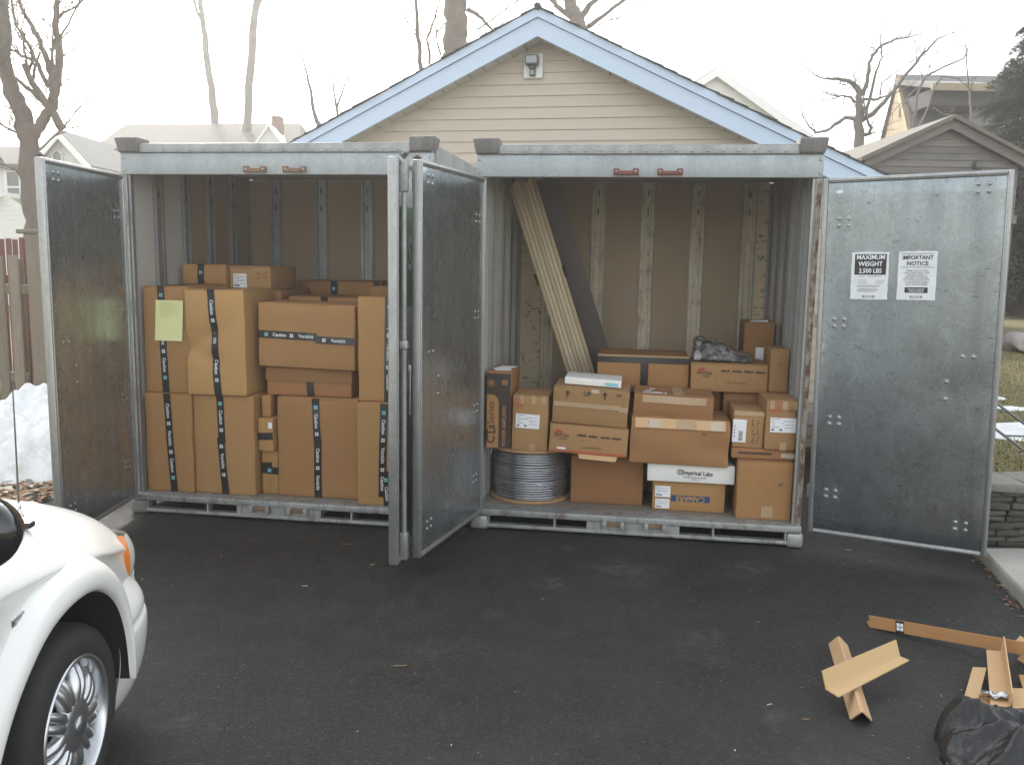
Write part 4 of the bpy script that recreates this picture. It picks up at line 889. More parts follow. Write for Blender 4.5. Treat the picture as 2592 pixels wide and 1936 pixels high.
for b in (R2, R15):
    for x in (-0.06, 0.02, 0.09): rect(b, 'tape_end', x - 0.015, b.h - 0.055, x + 0.015, b.h - 0.003, 'tape_tan')
    rect(b, 'tape_end', 0.0, 0.0, 0.04, 0.05, 'tape_tan')
    rect(b, 'top_tape', -0.022, 0, 0.022, 0.001, 'tape_pale', y=0.0).location = (0.0, 0.17, b.h + 0.0012)
    b.o.children[-1].scale = (1, 1, 1)
# CTs series carton
def cts(b):
    m = MB(); w, h = b.w, b.h; y = -0.0068
    m.grid([[Vector((lerp(-w/2 + .004, w/2 - .004, i / 6), y, lerp(.004, h - .014, j / 16))) for i in range(7)] for j in range(17)], 'print_brown'); b.con(m); m.build('printed_front', b.o)
    m = MB(); xr = 0.0; pts = [(-w/2 + .004, y - .001, .004), (xr, y - .001, .004), (xr, y - .001, h * .60)] + [(xr - .055 + .055 * math.cos(a), y - .001, h * .60 + .055 * math.sin(a)) for a in [RAD(15 * i) for i in range(1, 7)]] + [(-w/2 + .004, y - .001, h * .60 + .055)]
    m.add(pts, [tuple(range(len(pts)))], 'card_b'); m.text('CTs', .078, T2(-.050, h * .24 - .03, y - .002, RAD(90)), 'print_black', True); m.text('Series', .066, T2(-.050, h * .50 - .02, y - .002, RAD(90)), 'print_brown', False)
    m.text('POWER AMPLIFIERS', .034, T2(.040, h * .30, y - .001, RAD(90)), 'card_d', True, 0.95); wordbars(m, -.028, h * .78, -.028, h * .93, .012, 'print_faint', y - .001, 1)
    m.lathe([(.024, 0), (.019, 0)], 'card_b', 20, T2(-.055, h * .85, y - .001)); m.disc(.011, 'card_b', 14, T2(-.055, h * .85, y - .001))
    m.quad((.022, y - .001, h * .83), (.058, y - .001, h * .83), (.058, y - .001, h * .83 + .032), (.022, y - .001, h * .83 + .032), 'card_b'); m.lathe([(.011, 0), (.006, 0)], 'print_brown', 14, T2(.040, h * .83 + .016, y - .002))
    b.con(m); m.build('print', b.o)
cts(R1)
for i, (x, yv, a) in enumerate(((0.0, 0.12, 0.3), (0.02, 0.2, -0.2))):
    m = MB(); m.box((-0.055, -0.07, 0), (0.055, 0.07, 0.003), 'paper'); o = m.build('loose_paper', None, R1.M @ Matrix.Translation((x, yv, R1.h + 0.002 + 0.004 * i)) @ Matrix.Rotation(a, 4, 'Z')); tag(o, ('white paper sheet lying on the black printed carton, lower' if i == 0 else 'white paper sheet askew atop another on the black printed carton'), 'paper')
# logo cartons: red swoosh + dark lettering
def logo_carton(b, px, px2, stripe):
    x, z = b.f(*Z8(*px)); m = MB(); y = -.0082
    m.tube([(x - .030, y, z + .004), (x - .018, y, z + .024), (x + .004, y, z + .030), (x + .010, y, z + .016), (x - .004, y, z + .006)], [.003, .006, .005, .006, .002], 'print_red', 6)
    for i in range(2): m.tube([(x - .036 + .012 * i, y, z + .010), (x - .022 + .012 * i, y, z + .022)], .0035, 'print_red', 5)
    m.text('DAYTON', .026, T2(x + .012, z - .006, y, RAD(-2)), 'print_black', True, 0.9); m.text('AUDIO', .015, T2(x + .022, z - .028, y), 'print_black', True)
    x2, z2 = b.f(*Z8(*px2)); wordbars(m, x2 - .155, z2 + .002, x2 + .155, z2 - .002, .017, 'print_brown', y, 4)
    m.text('2', .02, T2(x + .09, z - .05, y), 'print_faint', True); wordbars(m, x2 - .11, z2 - .075, x2 + .02, z2 - .077, .012, 'print_faint', y, 3)
    b.con(m); m.build('print', b.o, kind='stuff')
    if stripe: rect(b, 'red_stripe', -b.w/2 + .01, .010, b.w/2 - .006, .017, 'print_red', y=-.0085)
logo_carton(R5, (560, 640), (820, 665), True); logo_carton(R10, (1490, 235), (1755, 240), False)
rectpx(R5, 'small_label', (540, 720), (595, 738), 'paper')
m = MB(); m.hexa([(-0.13, 0, 0), (0.13, 0, 0), (0.13, 0.03, 0.004), (-0.13, 0.03, 0.004), (-0.12, -0.045, -0.018), (0.12, -0.05, -0.02), (0.12, -0.048, -0.014), (-0.12, -0.043, -0.012)], 'card_light'); m.build('hanging_flap', R5.o, Matrix.Translation((0.07, -0.002, -0.001)))
# marker writing on R4
m = MB(); y = -.0095
def arrow(px, py):
    x, z = R4.f(*Z8(px, py)); m.tube([(x, y, z - .024), (x, y, z + .022)], .0036, 'marker', 5); m.tube([(x - .013, y, z + .006), (x, y, z + .024), (x + .013, y, z + .006)], .0036, 'marker', 5)
arrow(610, 378); arrow(853, 392); x, z = R4.f(*Z8(738, 378)); m.text('UP', .042, T2(x, z, y), 'marker', True); x, z = R4.f(*Z8(945, 388)); m.text('#4', .028, T2(x, z, y), 'marker', True); R4.con(m); m.build('handwriting', R4.o, kind='stuff')
rect(R4, 'packing_tape', -R4.w/2 + .01, R4.h * .47, R4.w/2 - .05, R4.h * .60, 'tape_tan', y=-.0088); rect(R4, 'packing_tape', R4.w/2 - .06, R4.h * .42, R4.w/2 - .004, R4.h * .56, 'tape_tan', y=-.0092); rect(R4, 'tape_patch', 0.0, R4.h - .025, .05, R4.h - .002, 'tape_pale', y=-.0085)
rect(R7, 'packing_tape', -R7.w/2 + .055, R7.h * .62, R7.w/2 - .05, R7.h * .93, 'tape_tan', y=-.008)
for nm, x, yv, sx, sy, k in (('red_sticker', -.14, .22, .07, .075, 'print_red'), ('white_sticker', -.165, .135, .04, .03, 'paper'), ('blue_sticker', -.125, .055, .155, .05, 'paper'), ('packing_tape', .03, .19, .07, .37, 'tape_tan')):
    m = MB(); m.box((-sx/2, -sy/2, 0), (sx/2, sy/2, .0012), k)
    if nm == 'red_sticker': m.box((-sx*.25, -sy*.3, .0012), (sx*.25, sy*.3, .0018), 'paper')
    if nm == 'blue_sticker':
        m.box((-sx*.45, -sy*.35, .0012), (-sx*.05, sy*.35, .0018), 'print_cyan'); m.box((sx*.3, -sy*.35, .0012), (sx*.42, sy*.35, .0018), 'print_blue')
    m.build(nm, R7.o, Matrix.Translation((x, yv, R7.h + .0008)))
for x, w_, k in ((-.165, .075, 'tape_pale'), (.04, .13, 'tape_tan'), (.235, .08, 'tape_pale')): rect(R8, 'tape_patch', x - w_/2, R8.h - .070, x + w_/2, R8.h - .018, k, y=-.0085)
rect(R8, 'folded_flap', -R8.w/2 + .03, R8.h - .072, R8.w/2 - .03, R8.h - .012, 'card_light', y=-.0065); mark(R8, 'handwriting', [('#1', .16, .215, .03, 'marker', False, 0, 1)], y=-.008)
rectpx(R14, 'barcode_label', (1688, 540), (1765, 693), 'paper', extra=lambda m, hw, hh: [m.quad((-.1*hw, -.0006, -.85*hh + i*.11*hh), (.5*hw, -.0006, -.85*hh + i*.11*hh), (.5*hw, -.0006, -.79*hh + i*.11*hh), (-.1*hw, -.0006, -.79*hh + i*.11*hh), 'print_black') for i in range(8)] + [m.quad((-.8*hw, -.0006, -.6*hh + i*.3*hh), (-.65*hw, -.0006, -.6*hh + i*.3*hh), (-.65*hw, -.0006, -.4*hh + i*.3*hh), (-.8*hw, -.0006, -.4*hh + i*.3*hh), 'print_grey') for i in range(4)])
scribble(R14, 'handwriting', .045, .115, .17, .030, 'marker', y=-.011, ang=RAD(90), rows=2, words=3); rect(R14, 'packing_tape', -R14.w/2, R14.h - .03, R14.w/2, R14.h - .004, 'tape_tan', y=-.009)
mark(R15, 'handwriting', [('#12', .065, .26, .026, 'marker', False, 0, 1)], y=-.008); mark(R17, 'handwriting', [('#5', .10, .24, .034, 'marker', False, 0, 1)], y=-.008)
rectpx(R17, 'tape_flap', (1868, 1105), (1940, 1180), 'tape_tan', y=-.009); rectpx(R16, 'printed_band', (1720, 752), (1935, 775), 'print_brown'); rectpx(R16, 'shipping_label', (1998, 765), (2085, 798), 'tape_pale')
# Empirical Labs box
x, z = R18.f(*Z8(1440, 893)); m = MB(); y = -.0072; m.text('Empirical Labs', .040, T2(x + .012, z, y, RAD(-1.5)), 'print_black', True, .88); m.text('Solutions For the Audio', .017, T2(x - .002, z - .028, y, RAD(-1.5)), 'print_grey', True, .9); m.text('Industry', .012, T2(x - .002, z - .042, y), 'print_grey', True)
m.lathe([(.019, 0), (.014, 0)], 'print_black', 20, T2(x - .10, z + .004, y)); m.text('E', .024, T2(x - .10, z + .004, y), 'print_black', True); R18.con(m); m.build('print', R18.o)
# CANARE box, logo printed upside down
(x0, z1), (x1, z0) = R19.f(*Z8(1282, 1033)), R19.f(*Z8(1532, 1087)); m = MB(); m.quad((x0, -.0072, z0), (x1, -.0072, z0), (x1, -.0072, z1), (x0, -.0072, z1), 'print_blue'); m.text('CANARE', .052, T2((x0 + x1) / 2, (z0 + z1) / 2, -.0080, math.pi), 'card_a', True, .95); R19.con(m); m.build('print', R19.o)
rectpx(R19, 'spec_label', (1180, 972), (1276, 1048), 'paper', extra=ship_lines); rectpx(R19, 'spec_label', (1180, 1056), (1270, 1122), 'paper', extra=ship_lines)
# tape cross on R9
rect(R9, 'tape_band', -R9.w/2, R9.h - .055, R9.w/2, R9.h - .012, 'tape_black', y=-.0085); tape(R9, (.012, R9.h - .05), (.010, 0.0), w=.055, start=1)
rect(R9, 'packing_tape', -R9.w/2, R9.h - .012, R9.w/2, R9.h + .001, 'tape_tan', y=-.0088)
mark(R13, 'print', [('*', 0.0, .17, .08, 'print_faint', True, 0, 1)]); rectpx(R12, 'sticker', (1833, 75), (1880, 160), 'paper')
m = MB(); m.hexa([(-.07, .02, 0), (.06, .03, 0), (.075, .13, 0), (-.05, .12, 0), (-.07, .02, .002), (.06, .03, .012), (.075, .13, .002), (-.05, .12, .008)], 'paper'); o = m.build('loose_paper', None, R12.M @ Matrix.Translation((0.0, 0, R12.h + .002))); tag(o, 'crumpled white paper on the tall back corner carton', 'paper')
# ------------------------------------------------------------------ parked white car, front wheel towards us
CA = RAD(-2.0); CFW = Vector((math.sin(CA), math.cos(CA), 0)); CRT = Vector((math.cos(CA), -math.sin(CA), 0))
HUB = onz(193, 1834, 0.316); CAR0 = HUB - CRT * 0.80; CAR0.z = 0.004
CARM = Matrix(((CRT.x, CFW.x, 0, CAR0.x), (CRT.y, CFW.y, 0, CAR0.y), (0, 0, 1, CAR0.z), (0, 0, 0, 1)))
car = empty('parked_car', CARM, 'white rounded car with flared fender and alloy wheels parked on the driveway', 'car')
ARCH = [(-0.66, 0.20), (-0.60, 0.34), (-0.55, 0.46), (-0.503, 0.530), (-0.427, 0.616), (-0.305, 0.700), (-0.208, 0.737), (-0.075, 0.750), (0.03, 0.738), (0.098, 0.715), (0.18, 0.662), (0.238, 0.588), (0.272, 0.50), (0.285, 0.43), (0.29, 0.37), (0.292, 0.32)]
def archz(y):
    if y < -0.66 or y > 0.30: return None
    return interp(ARCH, y) if y < 0.292 else 0.32
def bow(ys, x): return 0.26 * sstep(0.15, 0.92, ys) * (abs(x) / 0.78) ** 3
# stations: z of P0, P1, then (x, z) P2..P7 and the bottom P8
ST = [(0.93, .60, .595, (.42, .585), (.56, .575), (.64, .56), (.70, .545), (.70, .53), (.70, .51), (.70, .50)),
      (0.91, .725, .715, (.45, .695), (.58, .68), (.66, .655), (.705, .63), (.703, .60), (.70, .56), (.70, .50)),
      (0.84, .795, .785, (.48, .765), (.60, .745), (.675, .71), (.72, .672), (.716, .65), (.715, .59), (.715, .49)),
      (0.70, .860, .850, (.50, .830), (.625, .805), (.70, .755), (.745, .705), (.738, .685), (.740, .62), (.745, .47)),
      (0.50, .918, .908, (.52, .888), (.645, .862), (.725, .802), (.775, .738), (.765, .718), (.770, .64), (.780, .45)),
      (0.36, .950, .940, (.53, .918), (.658, .893), (.740, .830), (.792, .765), (.782, .745), (.785, .65), (.800, .40)),
      (0.27, .970, .960, (.53, .938), (.664, .912), (.748, .850), (.802, .785), (.790, .765), (.793, .70), (.805, .60)),
      (0.15, .995, .985, (.54, .962), (.670, .938), (.755, .880), (.812, .808), (.798, .788), (.800, .75), (.812, .70)),
      (0.00, 1.020, 1.010, (.54, .988), (.678, .968), (.764, .910), (.820, .838), (.805, .818), (.806, .785), (.818, .755)),
      (-0.14, 1.042, 1.032, (.545, 1.010), (.684, .993), (.772, .935), (.828, .860), (.811, .838), (.811, .80), (.822, .760)),
      (-0.25, 1.055, 1.047, (.55, 1.026), (.690, 1.012), (.780, .955), (.834, .876), (.816, .853), (.815, .80), (.826, .735)),
      (-0.40, 1.072, 1.064, (.555, 1.046), (.698, 1.034), (.788, .978), (.840, .897), (.822, .874), (.820, .78), (.832, .645)),
      (-0.55, 1.085, 1.078, (.56, 1.064), (.704, 1.052), (.795, .998), (.845, .913), (.826, .890), (.824, .72), (.838, .48)),
      (-0.70, 1.095, 1.09, (.56, 1.078), (.708, 1.066), (.800, 1.010), (.848, .925), (.830, .900), (.828, .62), (.842, .22)),
      (-1.10, 1.11, 1.105, (.56, 1.095), (.712, 1.085), (.805, 1.03), (.850, .94), (.832, .915), (.832, .60), (.845, .22)),
      (-1.90, 1.12, 1.115, (.56, 1.105), (.712, 1.095), (.805, 1.04), (.850, .95), (.832, .925), (.832, .60), (.845, .22)),
      (-2.30, 1.12, 1.115, (.56, 1.105), (.712, 1.095), (.805, 1.04), (.855, .95), (.840, .925), (.842, .80), (.850, .68)),
      (-2.60, 1.12, 1.115, (.56, 1.105), (.710, 1.095), (.803, 1.04), (.855, .95), (.840, .925), (.842, .82), (.850, .72)),
      (-2.90, 1.10, 1.095, (.56, 1.085), (.700, 1.075), (.795, 1.02), (.850, .93), (.838, .905), (.840, .78), (.846, .66)),
      (-3.10, 1.07, 1.065, (.55, 1.055), (.690, 1.045), (.780, .99), (.835, .91), (.826, .885), (.825, .60), (.83, .30)),
      (-3.28, 0.95, .945, (.54, .935), (.670, .925), (.745, .88), (.790, .82), (.785, .80), (.785, .55), (.785, .32))]
def carpts(st):
    ys, z0, z1, *r = st; r = list(r); x5, z5 = r[3]; r[4] = (r[4][0] - .010, r[4][1] - .006); r.insert(4, (x5 - .003, z5 - .007)); P = [(0.0, z0), (0.30, z1)] + r; return [Vector((x, ys - bow(ys, x), z)) for x, z in P]
rows = []
for st in ST:
    R_ = carpts(st); rows.append([Vector((-p.x, p.y, p.z)) for p in R_[:0:-1]] + R_)
m = MB(); m.grid([[p for p in r] for r in rows], 'car_paint')
fr = rows[0]; m.grid([fr, [Vector((p.x, p.y - 0.05, 0.42)) for p in fr]], 'car_paint')
m.grid([[Vector((p.x, p.y, p.z)) for p in rows[-1]], [Vector((p.x * .98, p.y, 0.35)) for p in rows[-1]]], 'car_paint')
body = m.build('body', car, subsurf=2)
# inner dark tub so nothing shows through the wheel openings
m = MB(); m.box((-0.60, -3.2, 0.20), (0.60, 0.60, 0.60), 'liner'); m.build('underbody', car)
# flares and liners
def flare(sg, dy, sc_=1.0):
    m = MB(); cy, cz = -0.10, 0.316; rows = [[], [], [], [], [], [], []]
    for i, (y, z) in enumerate(ARCH):
        d = Vector((0, y - cy, z - cz)); d.normalize(); k = 1.0 if 2 < i < 13 else 0.75
        if i > 10: k = (1.0, .85, .62, .40, .25, .12)[i - 10] if i < 16 else .1
        for r, (o_, x) in zip(rows, ((0.115*k, .800), (0.092*k, .842), (0.062*k, .866), (0.030*k, .874), (0.006, .866), (0.0, .850), (0.004, .60))):
            p = Vector((0, y, z)) + d * o_; r.append(Vector((sg * (x - 0.0), p.y * 1.0 + dy, p.z)))
    if sg < 0: rows = [r[::-1] for r in rows]
    m.grid(rows[:6], 'car_paint'); o = m.build('fender_flare', car, subsurf=2)
    m2 = MB(); m2.grid(rows[5:], 'liner'); m2.build('wheel_liner', car)
for sg in (1, -1): flare(sg, 0.0); flare(sg, -2.50)
# bumper, upper and lower shells
PLAN = [(.812, .285), (.818, .40), (.806, .53), (.775, .645), (.71, .745), (.60, .815), (.42, .875), (.20, .910), (0, .92)]
PL2 = PLAN + [(-x, y) for x, y in PLAN[-2::-1]]
def shell(prof, name, key='car_paint'):
    m = MB(); rows = []
    for z, off in prof:
        r = []
        for i, (x, y) in enumerate(PL2):
            a = Vector(PL2[max(i-1, 0)]); b = Vector(PL2[min(i+1, len(PL2)-1)]); t = (b - a).normalized(); n = Vector((-t.y, t.x)) * -1
            n = Vector((t.y, -t.x)); n = n if n.dot(Vector((x, y - .2))) > 0 else -n
            r.append(Vector((x + n.x * off, y + n.y * off, z)))
        rows.append(r)
    m.grid(rows, key); return m.build(name, car, subsurf=2)
shell([(.455, -.012), (.458, .004), (.49, .002), (.53, -.018), (.562, -.05), (.580, -.10), (.585, -.2)], 'bumper_top')
shell([(.13, -.085), (.15, -.055), (.21, -.022), (.29, .000), (.38, .012), (.430, .012), (.446, .004), (.449, -.015)], 'bumper')
m = MB()
for x in [i * 0.06 - 0.24 for i in range(9)]: m.box((x - .008, .88, .50), (x + .008, .93, .70), 'chrome')
m.build('grille', car, kind='stuff')
# headlights
for sg in (1, -1):
    def hl(p): return Vector((p.x, p.y, p.z))
    m = MB(); N = 10; rows = []
    for i in range(N + 1):
        t = i / N; z = lerp(.728, .548, t); w = max(.06, math.sin(math.pi * min(max(t, .02), .98)) ** .55); r = []
        c = Vector((.655, .640 + .025 * t)); A0 = RAD(-58); A1 = RAD(100)
        for j in range(9):
            s = j / 8; a = lerp(A0, A1, s); rx, ry = .052 + .030 * w, .034 + .046 * w
            r.append(Vector((sg * (c.x + rx * math.cos(a)), c.y + ry * math.sin(a), z)))
        rows.append(r)
    if sg < 0: rows = [r[::-1] for r in rows]
    m.grid([r[:3] if sg > 0 else r[-3:] for r in rows], 'lens_amber'); m.grid([r[2:] if sg > 0 else r[:7] for r in rows], 'lens_clear'); h = m.build('headlight', car, subsurf=1)
# wheels
def wheel(x, y, sg):
    w = empty('wheel', Matrix.Translation((x, y, .312)) @ Matrix.Rotation(RAD(90) * sg, 4, 'Y')); w.parent = car
    # local +Z points outward; wheel centre plane at 0
    m = MB(); ow = 0.0; prof = [(.208, -.012), (.214, .004), (.232, .010), (.262, .012), (.288, .004), (.303, -.012), (.312, -.035), (.314, -.10), (.312, -.165), (.300, -.195), (.262, -.205), (.208, -.19)]
    m.lathe(prof, 'tyre', 56); m.build('tyre', w)
    m = MB()
    m.lathe([(.216, .006), (.213, .012), (.206, .010), (.200, -.002), (.196, -.03), (.185, -.06), (.182, -.15)], 'alloy', 48); m.build('rim', w)
    m = MB(); m.disc(.20, 'liner', 32, None, -.075); m.lathe([(.13, -.07), (.13, -.05), (.05, -.045)], 'alloy_dark', 24); m.build('brake_disc', w)
    for k in range(9):
        m = MB()
        for s in (-1, 1):
            a0 = k * 2 * math.pi / 9 + s * .15; a1 = k * 2 * math.pi / 9 + s * .105; L_ = []; Rr = []; Lb_ = []; Rb = []
            for i in range(7):
                t = i / 6; r = lerp(.072, .198, t); a = lerp(a0, a1, t) ; z = .004 - .034 * t ** 1.6 + .012 * math.sin(math.pi * t); hw = lerp(.0165, .0115, t)
                c, s_ = math.cos(a), math.sin(a); px_, py_ = -s_ * hw, c * hw
                L_.append(Vector((r*c + px_, r*s_ + py_, z - .004))); Rr.append(Vector((r*c - px_, r*s_ - py_, z - .004))); Lb_.append(Vector((r*c + px_*1.2, r*s_ + py_*1.2, z - .035))); Rb.append(Vector((r*c - px_*1.2, r*s_ - py_*1.2, z - .035)))
            C_ = [(a + b) / 2 + Vector((0, 0, .006)) for a, b in zip(L_, Rr)]
            m.grid([Lb_, L_, C_, Rr, Rb], 'alloy')
        m.build('spoke', w)
    m = MB(); m.lathe([(.098, -.03), (.096, -.008), (.088, .002), (.06, .010), (.030, .012), (.0, .012)], 'alloy', 32); h = m.build('hub', w)
    m = MB(); m.lathe([(.030, .0125), (.028, .018), (.0, .019)], 'badge_metal', 20); m.build('centre_cap', h)
for x, sg in ((.80, 1), (-.80, -1)):
    for y in (0.0, -2.616): wheel(x, y, sg)
# fender badge, antenna, mirror
bp = Vector((.8135, -.305, .800)); bm = Matrix.Translation(bp) @ Matrix.Rotation(RAD(90), 4, 'Z') @ Matrix.Rotation(RAD(-2), 4, 'Y')
m = MB(); m.rbox((-.052, -.008, -.0125), (.052, .004, .0125), .003, 'chrome'); m.rbox((-.047, -.0095, -.009), (.047, -.007, .009), .002, 'badge_metal'); wordbars(m, -.04, -.005, .04, -.005, .010, 'chrome', -.0102, 2); m.build('badge', car, bm)
ab = Vector((.665, .00, .985)); m = MB(); m.lathe([(.013, 0), (.012, .006), (.007, .010), (.006, .03), (.005, .045), (.0, .046)], 'chrome', 14, Matrix.Translation(ab)); m.build('antenna_base', car)
m = MB(); m.tube([ab + Vector((0, 0, .04)), ab + Vector((-.002, .008, .22)), ab + Vector((-.004, .015, .42))], [.0032, .0026, .0018], 'antenna', 6); m.build('antenna', car)
m = MB(); m.rbox((-.045, -.02, 0), (.02, .02, .02), .008, 'black_plastic'); m.build('antenna_grommet', car, Matrix.Translation((.70, -.03, .960)))
for sg in (1, -1):
    m = MB(); m.lathe([(.0, .062), (.055, .055), (.085, .03), (.094, 0), (.090, -.03), (.0, -.032)], 'gloss_black', 28, Matrix.Translation((sg * .880, -.60, 1.125)) @ Matrix.Rotation(RAD(-90), 4, 'X') @ Matrix.Diagonal((1.15, .98, 1.35, 1)))
    mi = m.build('side_mirror', car); m = MB(); m.tube([(sg * .73, -.60, 1.08), (sg * .86, -.59, 1.10)], .02, 'black_plastic', 8); m.build('mirror_arm', mi)
# cabin
GH = [(-.42, .60, 1.06), (-1.10, .56, 1.545), (-1.5, .57, 1.595), (-2.3, .57, 1.590), (-3.0, .55, 1.50), (-3.22, .62, 1.02)]
m = MB(); rows = []
for y, x, z in GH: rows.append([Vector((s * x, y, z - .02 * abs(s) ** 4)) for s in (-1, -.8, -.4, 0, .4, .8, 1)])
m.grid(rows[1:5], 'car_paint'); m.build('roof', car, subsurf=1)
m = MB(); m.grid(rows[:2], 'glass_dark'); m.build('windshield', car); m = MB(); m.grid(rows[4:], 'glass_dark'); m.build('rear_window', car)
for sg in (1, -1):
    top = [Vector((sg * x, y, z - .02)) for y, x, z in GH]; bot = [Vector((sg * .725, y, 1.06)) for y, x, z in GH]; bot[0] = Vector((sg * .68, -.42, 1.055)); bot[-1] = Vector((sg * .66, -3.2, 1.02))
    m = MB(); m.grid([bot, top] if sg > 0 else [top, bot], 'glass_dark'); m.build('side_window', car)
    for y in (-1.15, -2.15):
        m = MB(); m.hexa([(sg * .728, y - .05, 1.05), (sg * .728, y + .05, 1.05), (sg * .70, y + .05, 1.05), (sg * .70, y - .05, 1.05), (sg * .585, y - .05, 1.57), (sg * .585, y + .05, 1.57), (sg * .555, y + .05, 1.57), (sg * .555, y - .05, 1.57)], 'car_paint'); m.build('pillar', car)
    m = MB(); m.tube([(sg * .70, -.44, 1.055), (sg * .585, -1.10, 1.545)], .035, 'car_paint', 8); m.build('pillar', car)
    m = MB(); m.box((sg * .8465 - .003, -1.40, .28), (sg * .8465 + .003, -1.395, 1.02), 'slot_black'); m.box((sg * .838 - .003, -.735, .25), (sg * .838 + .003, -.730, .90), 'slot_black'); m.build('door_gap', car, kind='stuff')
    m = MB(); m.rbox((sg * .86 - .015, -1.32, .97), (sg * .86 + .015, -1.12, .995), .008, 'chrome'); m.build('door_handle', car)
# ------------------------------------------------------------------ cardboard edge protectors on the asphalt
def zc(x, y): return 2000 + x / 2.819, 1350 + y / 2.819
def gp(x, y, z=0.006): return onz(*zc(x, y), z)
def slab(m, q, n, t, key):      # quad sheet with thickness t along n
    n = Vector(n).normalized() * t; m.hexa([Vector(p) for p in q] + [Vector(p) + n for p in q], key)
def angle_piece(label, fold0, fold1, la0, la1, lb0, lb1, key='card_light', th=0.005, name='cardboard_angle'):
    """two leaves joined on a fold line"""
    m = MB(); f0, f1, a0, a1, b0, b1 = map(Vector, (fold0, fold1, la0, la1, lb0, lb1))
    for x0, x1 in ((a0, a1), (b0, b1)):
        n = (f1 - f0).cross(x0 - f0); n = n if n.z > 0 else -n; rows = []
        slab(m, [f0, f1, x1, x0], n, th, key)
    o = m.build(name); o['label'] = label; o['category'] = 'cardboard'; o['group'] = 'cardboard edge pieces on the asphalt'; return o
# A: tent shaped piece, fold up
r0, r1 = gp(345, 735, 0.075), gp(515, 1275, 0.075); l0, l1 = gp(280, 790), gp(435, 1330); q0, q1 = gp(405, 800), gp(580, 1340)
angle_piece('folded cardboard angle standing like a tent under a crossing one', r0, r1, l0, l1, q0, q1)
# B: open trough lying across it
zb = 0.085
f0, f1 = gp(252, 1112, 0.082), gp(780, 880, 0.105); fr0, fr1 = gp(345, 1170, 0.080), gp(850, 908, 0.100); bk0 = f0 + Vector((-.01, 0.03, 0.066)); bk1 = f1 + Vector((-.01, 0.03, 0.066))
angle_piece('open cardboard angle lying across the tent shaped one', f0, f1, fr0, fr1, bk0, bk1)
m = MB(); m.rbox((-0.035, -0.025, 0), (0.03, 0.025, 0.012), 0.005, 'paper', (4, 3, 1), lambda p: p + Vector((0, 0, 0.012 * nz(p, 30)))); o = m.build('crumpled_label', None, Matrix.Translation(gp(352, 992, 0.055)) @ Matrix.Rotation(0.5, 4, 'Z')); tag(o, 'small crumpled white label between the crossed cardboard angles', 'paper')
# C: long strip with a piece of black tape
c0 = gp(565, 668, 0.006); c1 = gp(1669, 868, 0.075); d_ = (c1 - c0); c1 = c0 + d_ * 1.28; up = Vector((0.0, 0.012, 0.056))
n_ = d_.cross(Vector((0, 0, 1))).normalized()
m = MB(); n = 10
slab(m, [c0, c1, c1 + up, c0 + up], (0, 1, 0.1), 0.005, 'card_b'); back = Vector((0.01, 0.06, 0.004)); slab(m, [c0 + Vector((0, .004, 0)), c1 + Vector((0, .004, 0)), c1 + back, c0 + back], (0, 0, 1), 0.004, 'card_b')
strip = m.build('cardboard_strip'); tag(strip, 'long thin cardboard strip with a patch of black tape', 'cardboard', 'cardboard edge pieces on the asphalt')
t0, t1 = 0.145, 0.19; e = Vector((0, -0.0015, 0)); m = MB(); ta, tb = c0 + d_ * t0 * 1.28, c0 + d_ * t1 * 1.28
m.quad(ta + e, tb + e, tb + up + e, ta + up + e, 'tape_black')
cc = (ta + tb) / 2 + up * 0.5 + e * 2.2
for i in (-1, 1):
    for j in (-1, 1):
        p = cc + d_.normalized() * i * .0085 + up.normalized() * j * .0095; a = d_.normalized() * .007; b = up.normalized() * .008; m.quad(p - a - b, p + a - b, p + a + b, p - a + b, 'print_white')
m.build('tape', strip)
# D: heap of flat pieces at the right
def plank(label, pts, z, key='card_light', th=0.006, fold=None):
    q = [gp(x, y, zz) for (x, y), zz in zip(pts, z)]; m = MB(); slab(m, q, (0, 0, 1), th, key); o = m.build('cardboard_piece'); tag(o, label, 'cardboard', 'cardboard edge pieces on the asphalt'); return q
plank('flat cardboard piece in the heap nearest the crossed angles', [(1195, 1335), (1312, 1310), (1400, 965), (1302, 960)], (.006, .006, .05, .05))
plank('cardboard piece lying crosswise under the heap', [(1225, 1290), (1560, 1262), (1545, 1190), (1230, 1160)], (.008, .008, .012, .012), 'card_a')
f0, f1 = gp(1430, 1250, .02), gp(1400, 835, .07); g0, g1 = gp(1570, 1265, .02), gp(1510, 845, .07)
angle_piece('long trough of cardboard leaning on the heap under strip', g0, g1, f0, f1, g0 + Vector((.012, .01, .07)), g1 + Vector((.012, .01, .07)))
plank('wide cardboard flat sticking out beside black bag', [(1590, 1320), (1800, 1330), (1800, 1115), (1578, 1110)], (.03, .03, .035, .035)); plank('cardboard flat tucked beneath the wide one', [(1660, 1110), (1860, 1115), (1850, 1018), (1630, 1015)], (.02, .02, .025, .025), 'card_a')
plank('pointed cardboard end poking above the long strip', [(1585, 800), (1720, 905), (1740, 800), (1640, 735)], (.05, .03, .07, .09)); plank('cardboard piece half hidden beyond the heap', [(1620, 900), (1780, 1010), (1800, 930), (1650, 870)], (.012, .012, .03, .03), 'card_a')
m = MB(); m.rbox((-0.06, -0.02, 0), (0.05, 0.02, 0.015), 0.006, 'foil', (8, 3, 2), lambda p: p + Vector((nz(p, 40, 1), nz(p, 40, 2), nz(p, 40, 3))) * 0.018); o = m.build('foil_scrap', None, Matrix.Translation(gp(1470, 1165, 0.035)) @ Matrix.Rotation(-0.2, 4, 'Z')); tag(o, 'crumpled shiny foil scrap lying in the cardboard trough', 'foil')
